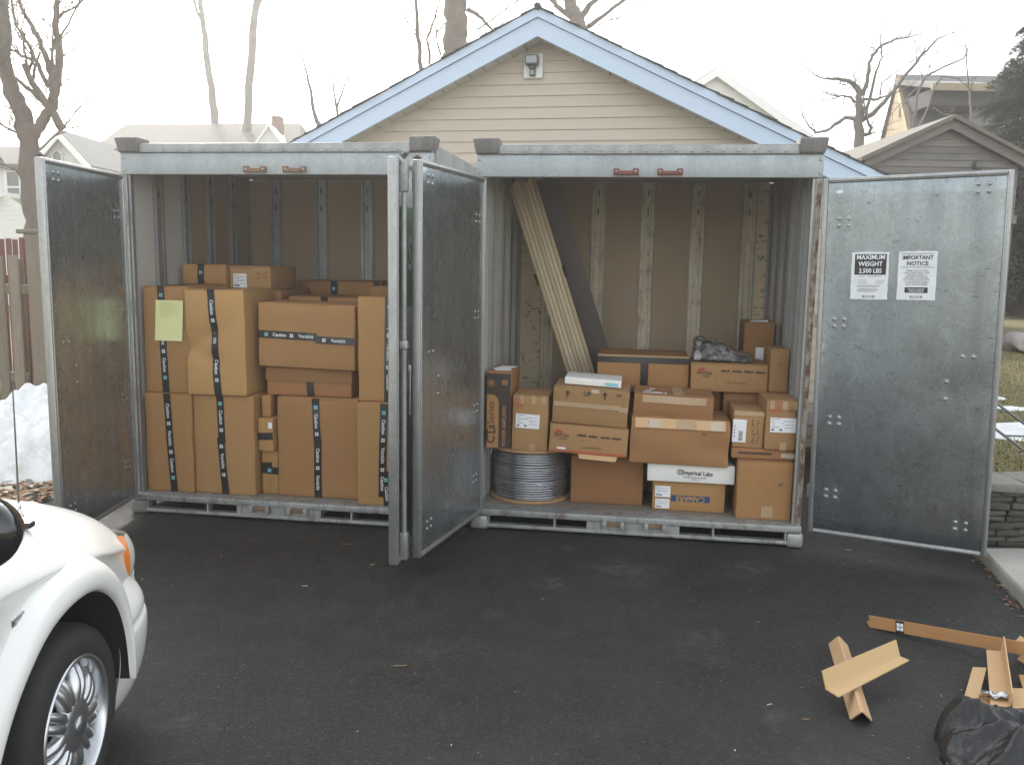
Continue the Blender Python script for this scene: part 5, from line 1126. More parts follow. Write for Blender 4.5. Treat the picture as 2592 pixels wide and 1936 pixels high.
# black plastic bag
bc = gp(1815, 1700, 0.0); m = MB(); rows = []; NX, NY = 110, 100; SX, SY_ = 0.40, 0.42
def ridge(x, y, f, o): return 1 - abs(nz((x, y, o), f)) * 2.6
for i in range(NY + 1):
    r = []
    for j in range(NX + 1):
        u, v_ = (j / NX * 2 - 1), (i / NY * 2 - 1); a = math.atan2(v_, u); e = .86 + .16 * nz((math.cos(a) * 1.2, math.sin(a) * 1.2, 4), 1.4); rr = math.hypot(u, v_) / e
        x, y = u * SX, v_ * SY_; env = max(0, 1 - rr ** 2.4); 
        h = .085 * env ** .5 + env ** .5 * (.062 * ridge(x + .3 * y, y * .5, 4.5, 1.0) + .036 * ridge(x * .6, y + .4 * x, 9.0, 3.0) + .012 * ridge(x, y, 19, 5.0)) + .10 * math.exp(-((x + .17) ** 2 / .006 + (y - .25) ** 2 / .010)) * env ** .3
        k = 1.0 if rr < 1 else 1 / rr; r.append(Vector((x * k, y * k, .006 + max(0, h) if rr < 1 else .005 + .004 * ridge(x, y, 12, 2))))
    rows.append(r)
m.grid(rows, 'bag_black', True); o = m.build('trash_bag', None, Matrix.Translation(bc) @ Matrix.Rotation(.15, 4, 'Z')); tag(o, 'crumpled black plastic trash bag beside the cardboard heap', 'bag')

# ------------------------------------------------------------------ right edge: slab, dry stone wall, cart, boulder, snow patches
m = MB(); poly = [(2.915, 5.19), (2.735, 4.40), (2.60, 3.75), (2.50, 3.1), (4.6, 3.1), (4.6, 5.22)]
top = [Vector((x, y, 0.085)) for x, y in poly]; cen = sum(top, Vector()) / len(top); rows = []
for z, k in ((-0.01, 1.0), (0.055, 1.0), (0.078, 0.994), (0.085, 0.98)): rows.append([Vector((lerp(cen.x, p.x, k), lerp(cen.y, p.y, k), z)) for p in top])
m.grid(rows, 'concrete', True, True); m.add(rows[-1], [tuple(range(len(poly)))], 'concrete'); o = m.build('concrete_step'); o['kind'] = 'structure'
wall = empty('stone_wall', Matrix.Translation((WALL_X, WALL_Y, 0)), 'low dry stacked stone wall with flat capstones holding up the lawn', 'wall')
def rock(parent, lo, hi, key, name, rnd=0.012):
    off = random.uniform(0, 99); c = [(a + b) / 2 for a, b in zip(lo, hi)]; d = [(b - a) for a, b in zip(lo, hi)]
    m = MB(); m.rbox([-x / 2 for x in d], [x / 2 for x in d], min(d) * 0.32, key, (3, 2, 2), lambda p: p + Vector((nz(p, 11, off), nz(p, 11, off + 5), nz(p, 11, off + 9))) * rnd)
    return m.build(name, parent, Matrix.Translation(c) @ Matrix.Rotation(random.uniform(-.03, .03), 4, 'Y'))
z = -0.01
while z < 0.385:
    h = random.uniform(0.032, 0.058); h = min(h, 0.40 - z); x = -0.02 + random.uniform(0, .05)
    while x < 2.4:
        w = random.uniform(0.10, 0.34); rock(wall, (x, random.uniform(-.03, .015), z), (x + w - 0.006, 0.25, z + h - 0.004), 'stone', 'stone'); x += w
    y = 0.05
    while y < 2.6:
        w = random.uniform(0.14, 0.36); rock(wall, (random.uniform(-.03, .01), y, z), (0.22, y + w - 0.006, z + h - 0.004), 'stone', 'stone'); y += w
    z += h
x = -0.05
while x < 2.4:
    w = random.uniform(0.28, 0.55); rock(wall, (x, -0.06, 0.398), (x + w - 0.01, 0.33 + random.uniform(-.03, .06), 0.398 + random.uniform(.05, .075)), 'stone_cap', 'capstone', .016); x += w
y = 0.36
while y < 2.6:
    w = random.uniform(0.3, 0.5); rock(wall, (-0.05, y, 0.398), (0.3, y + w - 0.01, 0.455), 'stone_cap', 'capstone', .016); y += w
m = MB(); m.rbox((-0.09, -0.07, 0), (0.09, 0.07, 0.07), .03, 'boulder', (4, 4, 2), lambda p: p + Vector((nz(p, 14, 2), nz(p, 14, 5), nz(p, 14, 8))) * .02)
b_p = onz(2560, 892, gz(7.0, 11.5)); o = m.build('boulder', None, Matrix.Translation((b_p.x + .35, b_p.y, gz(b_p.x, b_p.y) - .05)) @ Matrix.Diagonal((4.6, 4, 4.2, 1))); tag(o, 'large pale boulder on the lawn near the weathered shed', 'rock')
# folding hand cart leaning on the wall top
ZC = 0.46; ca = onz(2527, 1094, ZC + .36)
cart = empty('folding_cart', Matrix.Translation((3.66, 5.94, ZC + .02)) @ Matrix.Rotation(RAD(-8), 4, 'Z'), 'dark metal folding luggage cart lying back on the stone wall top', 'cart')
dl = Vector((-.52, .22, .40))
m = MB(); m.tube([(0, 0, 0), dl * .93, dl * .985 + Vector((.008, 0, .006)), dl + Vector((.03, 0, .012)), dl + Vector((.22, 0, .015)), dl * .985 + Vector((.245, 0, .006)), dl * .93 + Vector((.25, 0, 0)), (.25, 0, 0)], .0095, 'steel_tube', 8); m.build('handle_frame', cart)
for k in (.36, .78):
    m = MB(); m.tube([dl * k, dl * k + Vector((.25, 0, 0))], .007, 'steel_tube', 8); m.build('crossbar', cart)
m = MB(); m.box((-.01, -.20, 0), (.26, .01, .006), 'steel_tube'); m.build('base_plate', cart)
for x in (-.03, .28):
    m = MB(); m.lathe([(.0, -.012), (.045, -.012), (.05, -.006), (.05, .006), (.045, .012), (0, .012)], 'black_plastic', 20, Matrix.Translation((x, .02, .05)) @ Matrix.Rotation(RAD(90), 4, 'Y')); m.build('wheel', cart)
def snow_patch(cx, cy, rx, ry, h, name, label, base=None, seed=0.0, cat='snow', rough_=1.0, N=40, K=12):
    m = MB(); rows = []
    for i in range(K + 1):
        t = i / K; r = []
        for j in range(N):
            a = 2 * math.pi * j / N; e = 1 + .34 * nz((math.cos(a) * 1.6, math.sin(a) * 1.6, seed), 1) + .22 * nz((math.cos(a) * 4, math.sin(a) * 4, seed), 1) + .10 * nz((math.cos(a) * 9, math.sin(a) * 9, seed), 1); k = (1 - t)
            x, y = cx + rx * e * k * math.cos(a), cy + ry * e * k * math.sin(a); prof = (1 - k ** 2.2)
            z = gz(x, y) + h * prof * (1 + rough_ * (.45 * nz((x * 2.3, y * 2.3, seed), 1) + .26 * nz((x * 6, y * 6, seed), 1) + .16 * nz((x * 14, y * 14, seed), 1))) - .02 * (k ** 6)
            r.append(Vector((x, y, z)))
        rows.append(r)
    m.grid(rows, 'snow', True, True); o = m.build(name, subsurf=1); tag(o, label, cat); return o
def lawn_pt(px, py, z=.55): p = onz(px, py, z); return p
p = lawn_pt(2570, 1090, .50); snow_patch(p.x + .55, p.y, 1.15, .42, .045, 'snow_patch', 'thin melting snow patch on lawn behind stone wall', seed=2.0)
p = lawn_pt(2535, 1035, .52); snow_patch(p.x, p.y, .34, .10, .03, 'snow_patch', 'thin snow sliver on grass just beyond larger patch', seed=5.0); p = lawn_pt(2518, 1013, .53); snow_patch(p.x, p.y, .12, .07, .025, 'snow_patch', 'tiny snow scrap on grass next to metal door edge', seed=8.0); p = lawn_pt(2575, 1142, .48); snow_patch(p.x + .5, p.y + .0, .6, .10, .03, 'snow_patch', 'narrow snow strip along the capstones by the cart', seed=9.0)
# snow heap at the left by the fence
snow_patch(-3.98, 7.35, 1.15, .98, .56, 'snow_pile', 'dirty heaped snow pile against the wooden fence', seed=4.0, N=120, K=56, rough_=.62)
# ------------------------------------------------------------------ loose litter (uncountable)
def leaves(name, n, fx, keys, size, lift=0.004):
    m = MB()
    for i in range(n):
        x, y, zb = fx(); s = size * random.uniform(.5, 1.4); a = random.uniform(0, 6.3); c, s_ = math.cos(a) * s, math.sin(a) * s; t1, t2 = random.uniform(0, .5) * s, random.uniform(0, .4) * s; z = zb + lift
        m.add([(x - c, y - s_, z), (x + s_ * .5, y - c * .5, z + t1), (x + c, y + s_, z + t2), (x - s_ * .5, y + c * .5, z + t1 * .6)], [(0, 1, 2, 3)], random.choice(keys))
    return m.build(name, kind='stuff')
def edge_leaf():
    y = random.uniform(3.2, 5.3); e = interp(edge_r, y) + abs(random.gauss(0, .04)) * -1 + .02; return e, y, .003
leaves('leaf_litter', 240, edge_leaf, ('leaf_brown', 'leaf_tan', 'leaf_brown', 'print_brown'), .018)
def left_chip(): 
    x = random.uniform(-4.4, -3.35); y = random.uniform(5.3, 6.9); return x, y, gz(x, y) + random.uniform(0, .03)
leaves('wood_chips', 1500, left_chip, ('leaf_brown', 'leaf_tan', 'leaf_tan', 'chip_pale'), .045)
def drive_bit():
    while True:
        x, y = random.uniform(-3.2, 2.6), 1.9 + 3.6 * random.random() ** 1.3
        if not (x < -1.2 and y < 3.4): return x, y, .006
leaves('asphalt_crumbs', 260, drive_bit, ('chip_pale', 'leaf_tan', 'leaf_brown'), .0055); leaves('asphalt_grit', 700, drive_bit, ('leaf_tan', 'concrete', 'boulder'), .0034)
m = MB()
for i in range(22):
    x, y, _ = drive_bit(); a = random.uniform(-.6, .6); l = random.uniform(.02, .06); m.tube([(x, y, .009), (x + l * math.cos(a), y + l * math.sin(a), .010)], .0022, random.choice(('twig_orange', 'chip_pale', 'leaf_tan')), 4)
m.build('twigs', kind='stuff')
# grass
def grass(name, n, fx, h, keys):
    m = MB(); V = m.v
    for i in range(n):
        x, y = fx(); z = gz(x, y); hh = h * random.uniform(.4, 1.2); a = random.uniform(0, 6.3); w = .006; lx, ly = random.gauss(0, .5) * hh, random.gauss(0, .5) * hh
        m.add([(x - w * math.cos(a), y - w * math.sin(a), z), (x + w * math.cos(a), y + w * math.sin(a), z), (x + lx, y + ly, z + hh)], [(0, 1, 2)], random.choice(keys))
    return m.build(name, kind='stuff')
grass('lawn_grass', 46000, lambda: (WALL_X + .15 + 5.2 * random.random(), WALL_Y + .35 + 8.5 * random.random() ** 1.3), .024, ('blade_dry', 'blade_dry', 'blade_green'))
grass('side_grass', 9000, lambda: (-3.9 - 5 * random.random(), 6.4 + 7 * random.random()), .06, ('blade_dry', 'blade_dry', 'blade_green'))

# ------------------------------------------------------------------ left fences
FY = 8.15
fence = empty('wooden_fence', Matrix.Translation((-6.2, FY, 0)), 'weathered grey brown board fence with tall square post', 'fence')
def fboard(px0, px1, ptop, Y, t, key='fence_wood', name='picket', cap=False, parent=None, org=None, zb=0.02):
    a, b = at(px0, ptop, Y), at(px1, ptop, Y); org = org or Vector((-6.2, FY, 0)); m = MB(); x0, x1, z1 = a.x - org.x, b.x - org.x, (a.z + b.z) / 2; y = Y - org.y
    m.rbox((x0, y, zb + gz(a.x, Y)), (x1, y + t, z1), .006, key, (1, 1, 5)); return m.build(name, parent or fence)
po = fboard(62, 103, 584, FY - .09, .15, name='post')
a, b = at(58, 578, FY), at(105, 578, FY); m = MB(); m.rbox((a.x + 6.2 - .01, -.11, a.z - .05), (b.x + 6.2 + .01, .08, a.z - .012), .01, 'fence_wood'); m.build('post_cap', po)
for px0, px1, pt, dy in ((18, 44, 646, -.02), (45, 57, 655, .06), (-20, 4, 648, -.02), (-48, -26, 648, -.02), (-76, -54, 650, -.02), (-104, -82, 648, -.02), (-132, -110, 648, -.02)) + tuple((-160 - 28 * i, -138 - 28 * i, 648 + (i * 5 % 4), -.02) for i in range(24)): fboard(px0, px1, pt, FY + dy, .022)
for px0, px1 in [(108 + 18 * i, 122 + 18 * i) for i in range(17)]: fboard(px0, px1, 640, FY + .07, .022)
for pz in (718, 939):
    a, b = at(-830, pz, FY), at(70, pz, FY); m = MB(); m.rbox((a.x + 6.2, .0, a.z - .045), (b.x + 6.2, .045, a.z + .045), .005, 'fence_wood'); m.build('rail', fence)
for pz in (656, 868):
    a, b = at(100, pz, FY), at(415, pz, FY); m = MB(); m.rbox((a.x + 6.2, .02, a.z - .04), (b.x + 6.2, .06, a.z + .04), .005, 'fence_wood'); m.build('rail', fence)
RY = 10.5; o_ = at(0, 610, RY); rf = empty('red_fence', Matrix.Translation((o_.x, RY, 0)), 'faded red picket fence behind the weathered board fence', 'fence'); px = -420
while px < 330:
    w = random.uniform(12, 16); fboard(px, px + w, 604 + random.uniform(-5, 6), RY + random.uniform(-.01, .01), .02, 'fence_red', 'picket', parent=rf, org=Vector((o_.x, RY, 0))); px += w + random.uniform(1.5, 4)
a, b = at(-420, 700, RY), at(335, 700, RY); m = MB(); m.rbox((a.x - o_.x, .03, a.z - .05), (b.x - o_.x, .07, a.z + .05), .006, 'fence_red'); m.build('rail', rf)
# ------------------------------------------------------------------ background: shed, houses, trees
def Zr(x, y): return 1950 + x / 3.304, y / 3.304
def lap_face(m, poly, n_out, key, h=0.12, proud=0.014):
    """saw-tooth lap siding filling a convex vertical polygon (points share one vertical plane)"""
    zs = [p.z for p in poly]; z = min(zs); zt = max(zs); n = Vector(n_out).normalized()
    def span(zz):
        xs_ = []
        for p, q in zip(poly, poly[1:] + poly[:1]):
            if abs(p.z - q.z) > 1e-6 and min(p.z, q.z) - 1e-6 <= zz <= max(p.z, q.z) + 1e-6:
                xs_.append(p.lerp(q, (zz - p.z) / (q.z - p.z)))
        if len(xs_) < 2: return None
        d = max(((a - b).length, i, j) for i, a in enumerate(xs_) for j, b in enumerate(xs_)); a, b = xs_[d[1]], xs_[d[2]]
        return (a, b) if (a.x, a.y) < (b.x, b.y) else (b, a)
    out = []
    while z < zt - .01:
        s0, s1 = span(z + 1e-4), span(min(z + h, zt - 1e-4))
        if s0 and s1: out.append([s0[0] + n * proud, s0[1] + n * proud, s1[1], s1[0], s0[0], s0[1]])
        z += h
    for a, b, c, d, e, f in out: m.quad(a, b, c, d, key); m.quad(e, f, b, a, key)
# --- weathered shed
SY = 13.5; SN = Vector((0.05, -1, 0)).normalized()
def sp(px, py, dy=0.0): return at(px, py, SY + dy)
apx = sp(2392, 300); el = sp(2180, 408); er = sp(2604, 400); zb = gz(6, 13)
ex = (er.x - el.x) / 2; apx = Vector(((el.x + er.x) / 2, SY, apx.z)); ez = (el.z + er.z) / 2
shed = empty('wooden_shed', Matrix.Translation((apx.x, SY, 0)), 'weathered grey wooden shed with clapboard gable and plank doors', 'shed')
def L_(p): return Vector((p[0] - apx.x, p[1] - SY, p[2]))
hwid = ex - .15; ssl = (apx.z - ez) / ex; zlap = sp(2550, 545).z; z = zlap
while z < apx.z - .22:
    h = .10; zt = min(z + h + .01, apx.z - .2); hw0 = min(hwid, (apx.z - .16 - z) / ssl); hw1 = max(.02, min(hwid, (apx.z - .16 - zt) / ssl)); m = MB()
    m.hexa([(-hw0, -.022, z), (hw0, -.022, z), (hw0, .03, z), (-hw0, .03, z), (-hw1, -.004, zt), (hw1, -.004, zt), (hw1, .03, zt), (-hw1, .03, zt)], 'shed_wood'); m.build('clapboard', shed); z += h
x = -hwid
while x < hwid:
    w = random.uniform(.13, .19); m = MB(); m.box((x, -.01 + random.uniform(0, .012), zb + .25), (min(x + w - .008, hwid), .03, zlap - .14), 'shed_plank'); m.build('plank', shed); x += w
m = MB(); m.box((-hwid - .02, -.06, zlap - .13), (hwid + .02, .03, zlap - .005), 'shed_wood'); m.build('door_header', shed)
m = MB(); m.box((-hwid, -.02, zb - .3), (hwid, .2, zb + .245), 'stone'); m.build('foundation', shed)
m = MB(); m.box((-hwid, .035, zb), (hwid, .06, zlap), 'slot_black'); m.box((-hwid, .06, zb), (-hwid + .03, 5, ez), 'shed_wood'); m.box((hwid - .03, .06, zb), (hwid, 5, ez), 'shed_wood'); m.build('side_wall', shed)
for sg in (-1, 1):
    m = MB(); m.prism([(0, -.14, apx.z - .17), (0, -.14, apx.z - .03), (sg * ex, -.14, ez - .03), (sg * ex, -.14, ez - .17)], (0, .04, 0), 'shed_wood'); m.build('rake_board', shed)
    m = MB(); m.prism([(0, -.22, apx.z - .028), (0, -.22, apx.z + .03), (sg * (ex + .08), -.22, ez + .03 - .08 * ssl), (sg * (ex + .08), -.22, ez - .03 - .08 * ssl)], (0, 5.3, 0), 'shingle_brown'); m.build('roof', shed)
lp = sp(2478, 419, -.1); m = MB(); m.rbox((-.05, -.09, -.05), (.05, .04, .06), .02, 'lamp_grey', (2, 2, 2)); m.tube([(0, -.02, .04), (0, .06, .10)], .015, 'lamp_grey', 6); o = m.build('porch_lamp', None, Matrix.Translation((lp.x, SY - .03, lp.z))); tag(o, 'small dark lamp fixed on weathered shed clapboards', 'light')
# --- generic house pieces
def window(parent, c, w, h, n, arched=False):
    """c centre in parent coords, n outward normal (2d)"""
    t = Vector((-n[1], n[0], 0)); n3 = Vector((n[0], n[1], 0)); M = Matrix(((t.x, n3.x, 0, c[0]), (t.y, n3.y, 0, c[1]), (0, 0, 1, c[2]), (0, 0, 0, 1)))
    m = MB()
    if arched:
        pts = [(-w/2, .02, -h/2), (w/2, .02, -h/2), (w/2, .02, h*.12), (w*.28, .02, h*.38), (0, .02, h/2), (-w*.28, .02, h*.38), (-w/2, .02, h*.12)]; m.prism(pts[::-1], (0, .03, 0), 'trim_white'); wn = m.build('window', parent, M)
        m = MB(); m.add([Vector((x * .78, .053, z * .80)) for x, y, z in pts], [tuple(range(7))], 'glass_dark'); m.build('pane', wn); return wn
    f = .09
    for lo, hi in (((-w/2, .0, -h/2), (-w/2 + f, .05, h/2)), ((w/2 - f, .0, -h/2), (w/2, .05, h/2)), ((-w/2 + f, .0, -h/2), (w/2 - f, .05, -h/2 + f)), ((-w/2 + f, .0, h/2 - f), (w/2 - f, .05, h/2)), ((-w/2 + f, .01, -.025), (w/2 - f, .045, .025))): m.box(lo, hi, 'trim_white')
    wn = m.build('window', parent, M)
    for z0, z1 in ((-h/2 + f, -.025), (.025, h/2 - f)):
        m = MB(); m.box((-w/2 + f, .012, z0), (w/2 - f, .02, z1), 'glass_dark'); m.build('pane', wn)
    return wn
# --- white house, far left
HY = 27.0
def hp(px, py, dy=0): return at(px, py, HY + dy)
A = hp(160, 336); Lf = hp(100, 385); Rt = hp(205, 402); bw = Vector((0, 0, 0)); zg = .3
h1 = empty('white_house', Matrix.Translation((A.x, HY, 0)), 'white clapboard house with steep gable and small arched attic window', 'house')
hw_ = (hp(208, 400).x - hp(104, 400).x) / 2; ze = hp(160, 402).z; za = A.z
m = MB(); poly = [Vector((-hw_, 0, zg)), Vector((hw_, 0, zg)), Vector((hw_, 0, ze)), Vector((0, 0, za - .1)), Vector((-hw_, 0, ze))]; lap_face(m, poly, (0, -1, 0), 'siding_white', .14); m.build('gable_wall', h1)
m = MB(); m.box((-hw_, .02, zg), (hw_, 8, ze), 'siding_white'); m.build('wall', h1)
for sg in (-1, 1):
    m = MB(); m.prism([(0, -.3, za - .1), (0, -.3, za + .06), (sg * (hw_ + .3), -.3, ze - .2), (sg * (hw_ + .3), -.3, ze - .36)], (0, 8.4, 0), 'shingle_grey'); m.build('roof', h1)
    m = MB(); m.prism([(0, -.36, za - .22), (0, -.36, za + .03), (sg * (hw_ + .32), -.36, ze - .24), (sg * (hw_ + .32), -.36, ze - .48)], (0, .05, 0), 'trim_white'); m.build('rake_board', h1)
wc = hp(148, 396); window(h1, (wc.x - A.x, -.03, wc.z), .30, .34, (0, -1), True)
# wing with dark roof to the left, porch roof below
wx0, wx1 = hp(-180, 400).x - A.x, -hw_; zr0, zr1 = hp(0, 338).z, hp(0, 412).z
m = MB(); m.prism([(wx0, .3, zr1), (wx0, 3.2, zr0), (wx0, 3.2, zr0 - .12), (wx0, .3, zr1 - .12)], (wx1 + .8 - wx0, 0, 0), 'shingle_dark'); m.build('wing_roof', h1)
m = MB(); lap_face(m, [Vector((wx0, .6, zg)), Vector((wx1 + .3, .6, zg)), Vector((wx1 + .3, .6, zr1)), Vector((wx0, .6, zr1))], (0, -1, 0), 'siding_white', .14); m.build('wing_wall', h1)
m = MB(); m.prism([(wx0, .6, zr1 - .02), (wx0, 3.2, zr0 - .13), (wx0, 3.2, zg), (wx0, .6, zg)], (.1, 0, 0), 'siding_white'); m.build('wing_end', h1)
w_c = hp(8, 470); window(h1, (w_c.x - A.x, .58, w_c.z), .55, 1.1, (0, -1))
pz0, pz1 = hp(0, 497).z, hp(0, 527).z; px1 = hp(62, 500).x - A.x
m = MB(); m.prism([(wx0, -1.6, pz1), (wx0, .55, pz0), (wx0, .55, pz0 - .1), (wx0, -1.6, pz1 - .1)], (px1 - wx0, 0, 0), 'shingle_dark'); m.build('porch_roof', h1)
gA = hp(78, 500); gx = gA.x - A.x; m = MB(); q0 = hp(26, 540).z; lap_face(m, [Vector((gx - .75, -1.4, zg)), Vector((gx + .75, -1.4, zg)), Vector((gx + .75, -1.4, q0)), Vector((gx, -1.4, gA.z)), Vector((gx - .75, -1.4, q0))], (0, -1, 0), 'siding_white', .13); m.build('porch_gable', h1)
m = MB(); m.prism([(gx, -1.6, gA.z + .05), (gx, -1.6, gA.z - .08), (gx - .9, -1.6, q0 - .25), (gx - .9, -1.6, q0 - .12)], (0, 2, 0), 'trim_white'); m.build('porch_rake', h1)
# --- long roofed house
KY = 31.0
def kp(px, py, dy=0): return at(px, py, KY + dy)
c0 = kp(440, 400); h2 = empty('long_roofed_house', Matrix.Translation((c0.x, KY, 0)), 'cream house with long brown hipped roof beyond left container', 'house')
def kl(px, py, dy=0): p = kp(px, py, dy); return Vector((p.x - c0.x, dy, p.z))
e0, e1 = kl(192, 402), kl(760, 402); r0, r1 = kl(318, 316, 4.0), kl(760, 312, 4.0)
m = MB(); e0b = Vector((e0.x, 8, e0.z)); e1b = Vector((e1.x, 8, e1.z)); m.add([e0, e1, r1, r0, e0b, e1b], [(0, 1, 2, 3), (0, 3, 4), (3, 2, 5, 4), (1, 5, 2)], 'shingle_brown'); m.build('roof', h2)
m = MB(); m.box((e0.x, -.05, e0.z - .22), (e1.x, .05, e0.z - .02), 'trim_white'); m.box((e0.x, -.12, e0.z - .1), (e1.x, -.05, e0.z), 'trim_white'); m.build('gutter', h2)
m = MB(); lap_face(m, [Vector((e0.x + .4, .3, .3)), Vector((e1.x - .3, .3, .3)), Vector((e1.x - .3, .3, e0.z - .1)), Vector((e0.x + .4, .3, e0.z - .1))], (0, -1, 0), 'siding_cream', .16); m.build('wall', h2)
m = MB(); m.box((e0.x + .4, .32, .3), (e1.x - .3, 7.6, e0.z - .1), 'siding_cream'); m.build('rear_wall', h2)
wc = kl(279, 432); window(h2, (wc.x, .27, wc.z - .15), .62, 1.0, (0, -1))
wc = kl(240, 425); window(h2, (wc.x - .1, .27, wc.z - .2), .45, .9, (0, -1))
dx0 = kl(668, 372, .9); dA = kl(682, 322, .9); m = MB(); lap_face(m, [Vector((dA.x - .38, .9, dx0.z - .3)), Vector((dA.x + .38, .9, dx0.z - .3)), Vector((dA.x + .38, .9, dx0.z + .2)), Vector((dA.x, .9, dA.z)), Vector((dA.x - .38, .9, dx0.z + .2))], (0, -1, 0), 'siding_white', .12); m.build('dormer', h2)
for sg in (-1, 1):
    m = MB(); m.prism([(dA.x, .75, dA.z), (dA.x, .75, dA.z + .1), (dA.x + sg * .5, .75, dx0.z + .1), (dA.x + sg * .5, .75, dx0.z)], (0, 2.6, 0), 'trim_white'); m.build('dormer_roof', h2)
ck = kl(702, 296, 2.0); m = MB(); m.box((ck.x - .16, 1.8, 2.5), (ck.x + .16, 2.3, ck.z), 'brick'); m.build('chimney', h2)
# --- white gable beyond garage at right
GY2 = 36.0
def g2(px, py): return at(px, py, GY2)
A = g2(1811, 177); Rr = g2(2033, 336); h3 = empty('far_white_house', Matrix.Translation((A.x, GY2, 0)), 'pale house with white gable and dormer above the garage roof', 'house'); sl3 = (A.z - Rr.z) / (Rr.x - A.x); hw_ = 5.2; ze = A.z - sl3 * hw_
m = MB(); lap_face(m, [Vector((-hw_ + .3, 0, .3)), Vector((hw_ - .3, 0, .3)), Vector((hw_ - .3, 0, ze)), Vector((0, 0, A.z - .2)), Vector((-hw_ + .3, 0, ze))], (0, -1, 0), 'siding_white', .17); m.build('gable_wall', h3)
for sg in (-1, 1):
    m = MB(); m.prism([(0, -.35, A.z - .32), (0, -.35, A.z), (sg * hw_, -.35, ze), (sg * hw_, -.35, ze - .32)], (0, .08, 0), 'trim_white'); m.build('rake_board', h3)
    m = MB(); m.prism([(0, -.27, A.z - .12), (0, -.27, A.z + .05), (sg * (hw_ + .1), -.27, ze), (sg * (hw_ + .1), -.27, ze - .17)], (0, 8, 0), 'shingle_grey'); m.build('roof', h3)
dp = g2(1905, 232); dq = g2(2012, 272); m = MB(); x0, x1 = dp.x - A.x, dq.x - A.x; m.hexa([(x0, 2, dq.z - 1.6), (x1, 2, dq.z - 1.6), (x1, 5, dq.z - 1.6), (x0, 5, dq.z - 1.6), (x0, 2, dp.z - .1), (x1 - .1, 2, dq.z - .1), (x1 - .1, 5, dq.z - .1), (x0, 5, dp.z - .1)], 'shingle_grey'); m.build('dormer', h3)
m = MB(); m.hexa([(x0, 1.7, dp.z - .1), (x1, 1.7, dq.z - .1), (x1, 5.2, dq.z - .1), (x0, 5.2, dp.z - .1), (x0, 1.7, dp.z + .06), (x1, 1.7, dq.z + .06), (x1, 5.2, dq.z + .06), (x0, 5.2, dp.z + .06)], 'trim_white'); m.build('dormer_roof', h3)
# --- house under construction with bare sheathing
BY = 24.0
def bp_(px, py, dy=0): return at(px, py, BY + dy)
A = bp_(2274, 194); h4 = empty('unfinished_house', Matrix.Translation((A.x, BY, 0)), 'house under construction with bare tan sheathing gable and grey roof', 'house')
def b_(x, y, dy=0): p = bp_(*Zr(x, y), dy); return Vector((p.x - A.x, dy, p.z))
a0, a1, a2 = b_(1070, 640, 1.2), b_(935, 1230, 3.2), b_(1185, 1230, -.6); rgt = b_(2110, 640, 1.2)
zlow = .4
m = MB(); m.add([a0, Vector((a1.x, 3.2, a1.z)), Vector((a1.x, 3.2, zlow)), Vector((a2.x, -.6, zlow)), Vector((a2.x, -.6, a2.z))], [(0, 1, 2, 3, 4)], 'osb'); m.build('gable_sheathing', h4)
e0 = Vector((a2.x - .05, -.75, a2.z - .1)); e1 = Vector((rgt.x + 1.5, -.75, a2.z - .1)); t0 = a0 + Vector((-.05, 0, .05)); t1 = Vector((rgt.x + 1.5, a0.y, a0.z + .05)); dn = Vector((0, .05, -.14))
m = MB(); m.hexa([e0 + dn, e1 + dn, t1 + dn, t0 + dn, e0, e1, t1, t0], 'shingle_grey'); m.build('roof', h4)
bk0, bk1 = Vector((a1.x - .05, 3.4, a1.z)), Vector((rgt.x + 1.5, 3.4, a1.z)); m = MB(); m.hexa([t0 + dn, t1 + dn, bk1 + dn, bk0 + dn, t0, t1, bk1, bk0], 'shingle_grey'); m.build('roof', h4)
m = MB(); m.prism([t0 + Vector((-.03, -.02, -.02)), e0 + Vector((-.03, -.02, -.02)), e0 + Vector((-.03, -.02, -.2)), t0 + Vector((-.03, -.02, -.25))], (.1, 0, 0), 'lumber'); m.build('rake_board', h4)
m = MB(); m.box((a2.x + .02, -.58, zlow), (rgt.x + 1.4, -.5, a2.z - .2), 'osb'); m.build('front_wall', h4)
d0, d1 = b_(1290, 720, -.55), b_(1830, 720, -.55); dz = b_(1500, 770, -.6).z; db = b_(1500, 905, -.6).z
m = MB(); m.hexa([(d0.x, -.95, db), (d1.x, -.95, db), (d1.x, .9, db), (d0.x, .9, db), (d0.x, -.95, dz), (d1.x, -.95, dz), (d1.x, .9, dz), (d0.x, .9, dz)], 'shingle_dark'); m.build('dormer', h4)
m = MB(); m.hexa([(d0.x - .1, -1.15, dz - .02), (d1.x + .1, -1.15, dz - .02), (d1.x + .1, 1.1, dz + .5), (d0.x - .1, 1.1, dz + .5), (d0.x - .1, -1.15, dz + .1), (d1.x + .1, -1.15, dz + .1), (d1.x + .1, 1.1, dz + .62), (d0.x - .1, 1.1, dz + .62)], 'shingle_grey'); m.build('dormer_roof', h4)
m = MB(); m.box((d0.x - .1, -1.2, dz - .08), (d1.x + .1, -1.152, dz + .1), 'lumber'); m.build('dormer_fascia', h4)
m = MB(); m.hexa([b_(1150, 1060, -.8) , b_(1175, 1060, -.8), b_(1175, 1060, -.7), b_(1150, 1060, -.7), b_(1125, 880, -.8), b_(1150, 880, -.8), b_(1150, 880, -.7), b_(1125, 880, -.7)], 'lumber'); m.build('stud', h4)

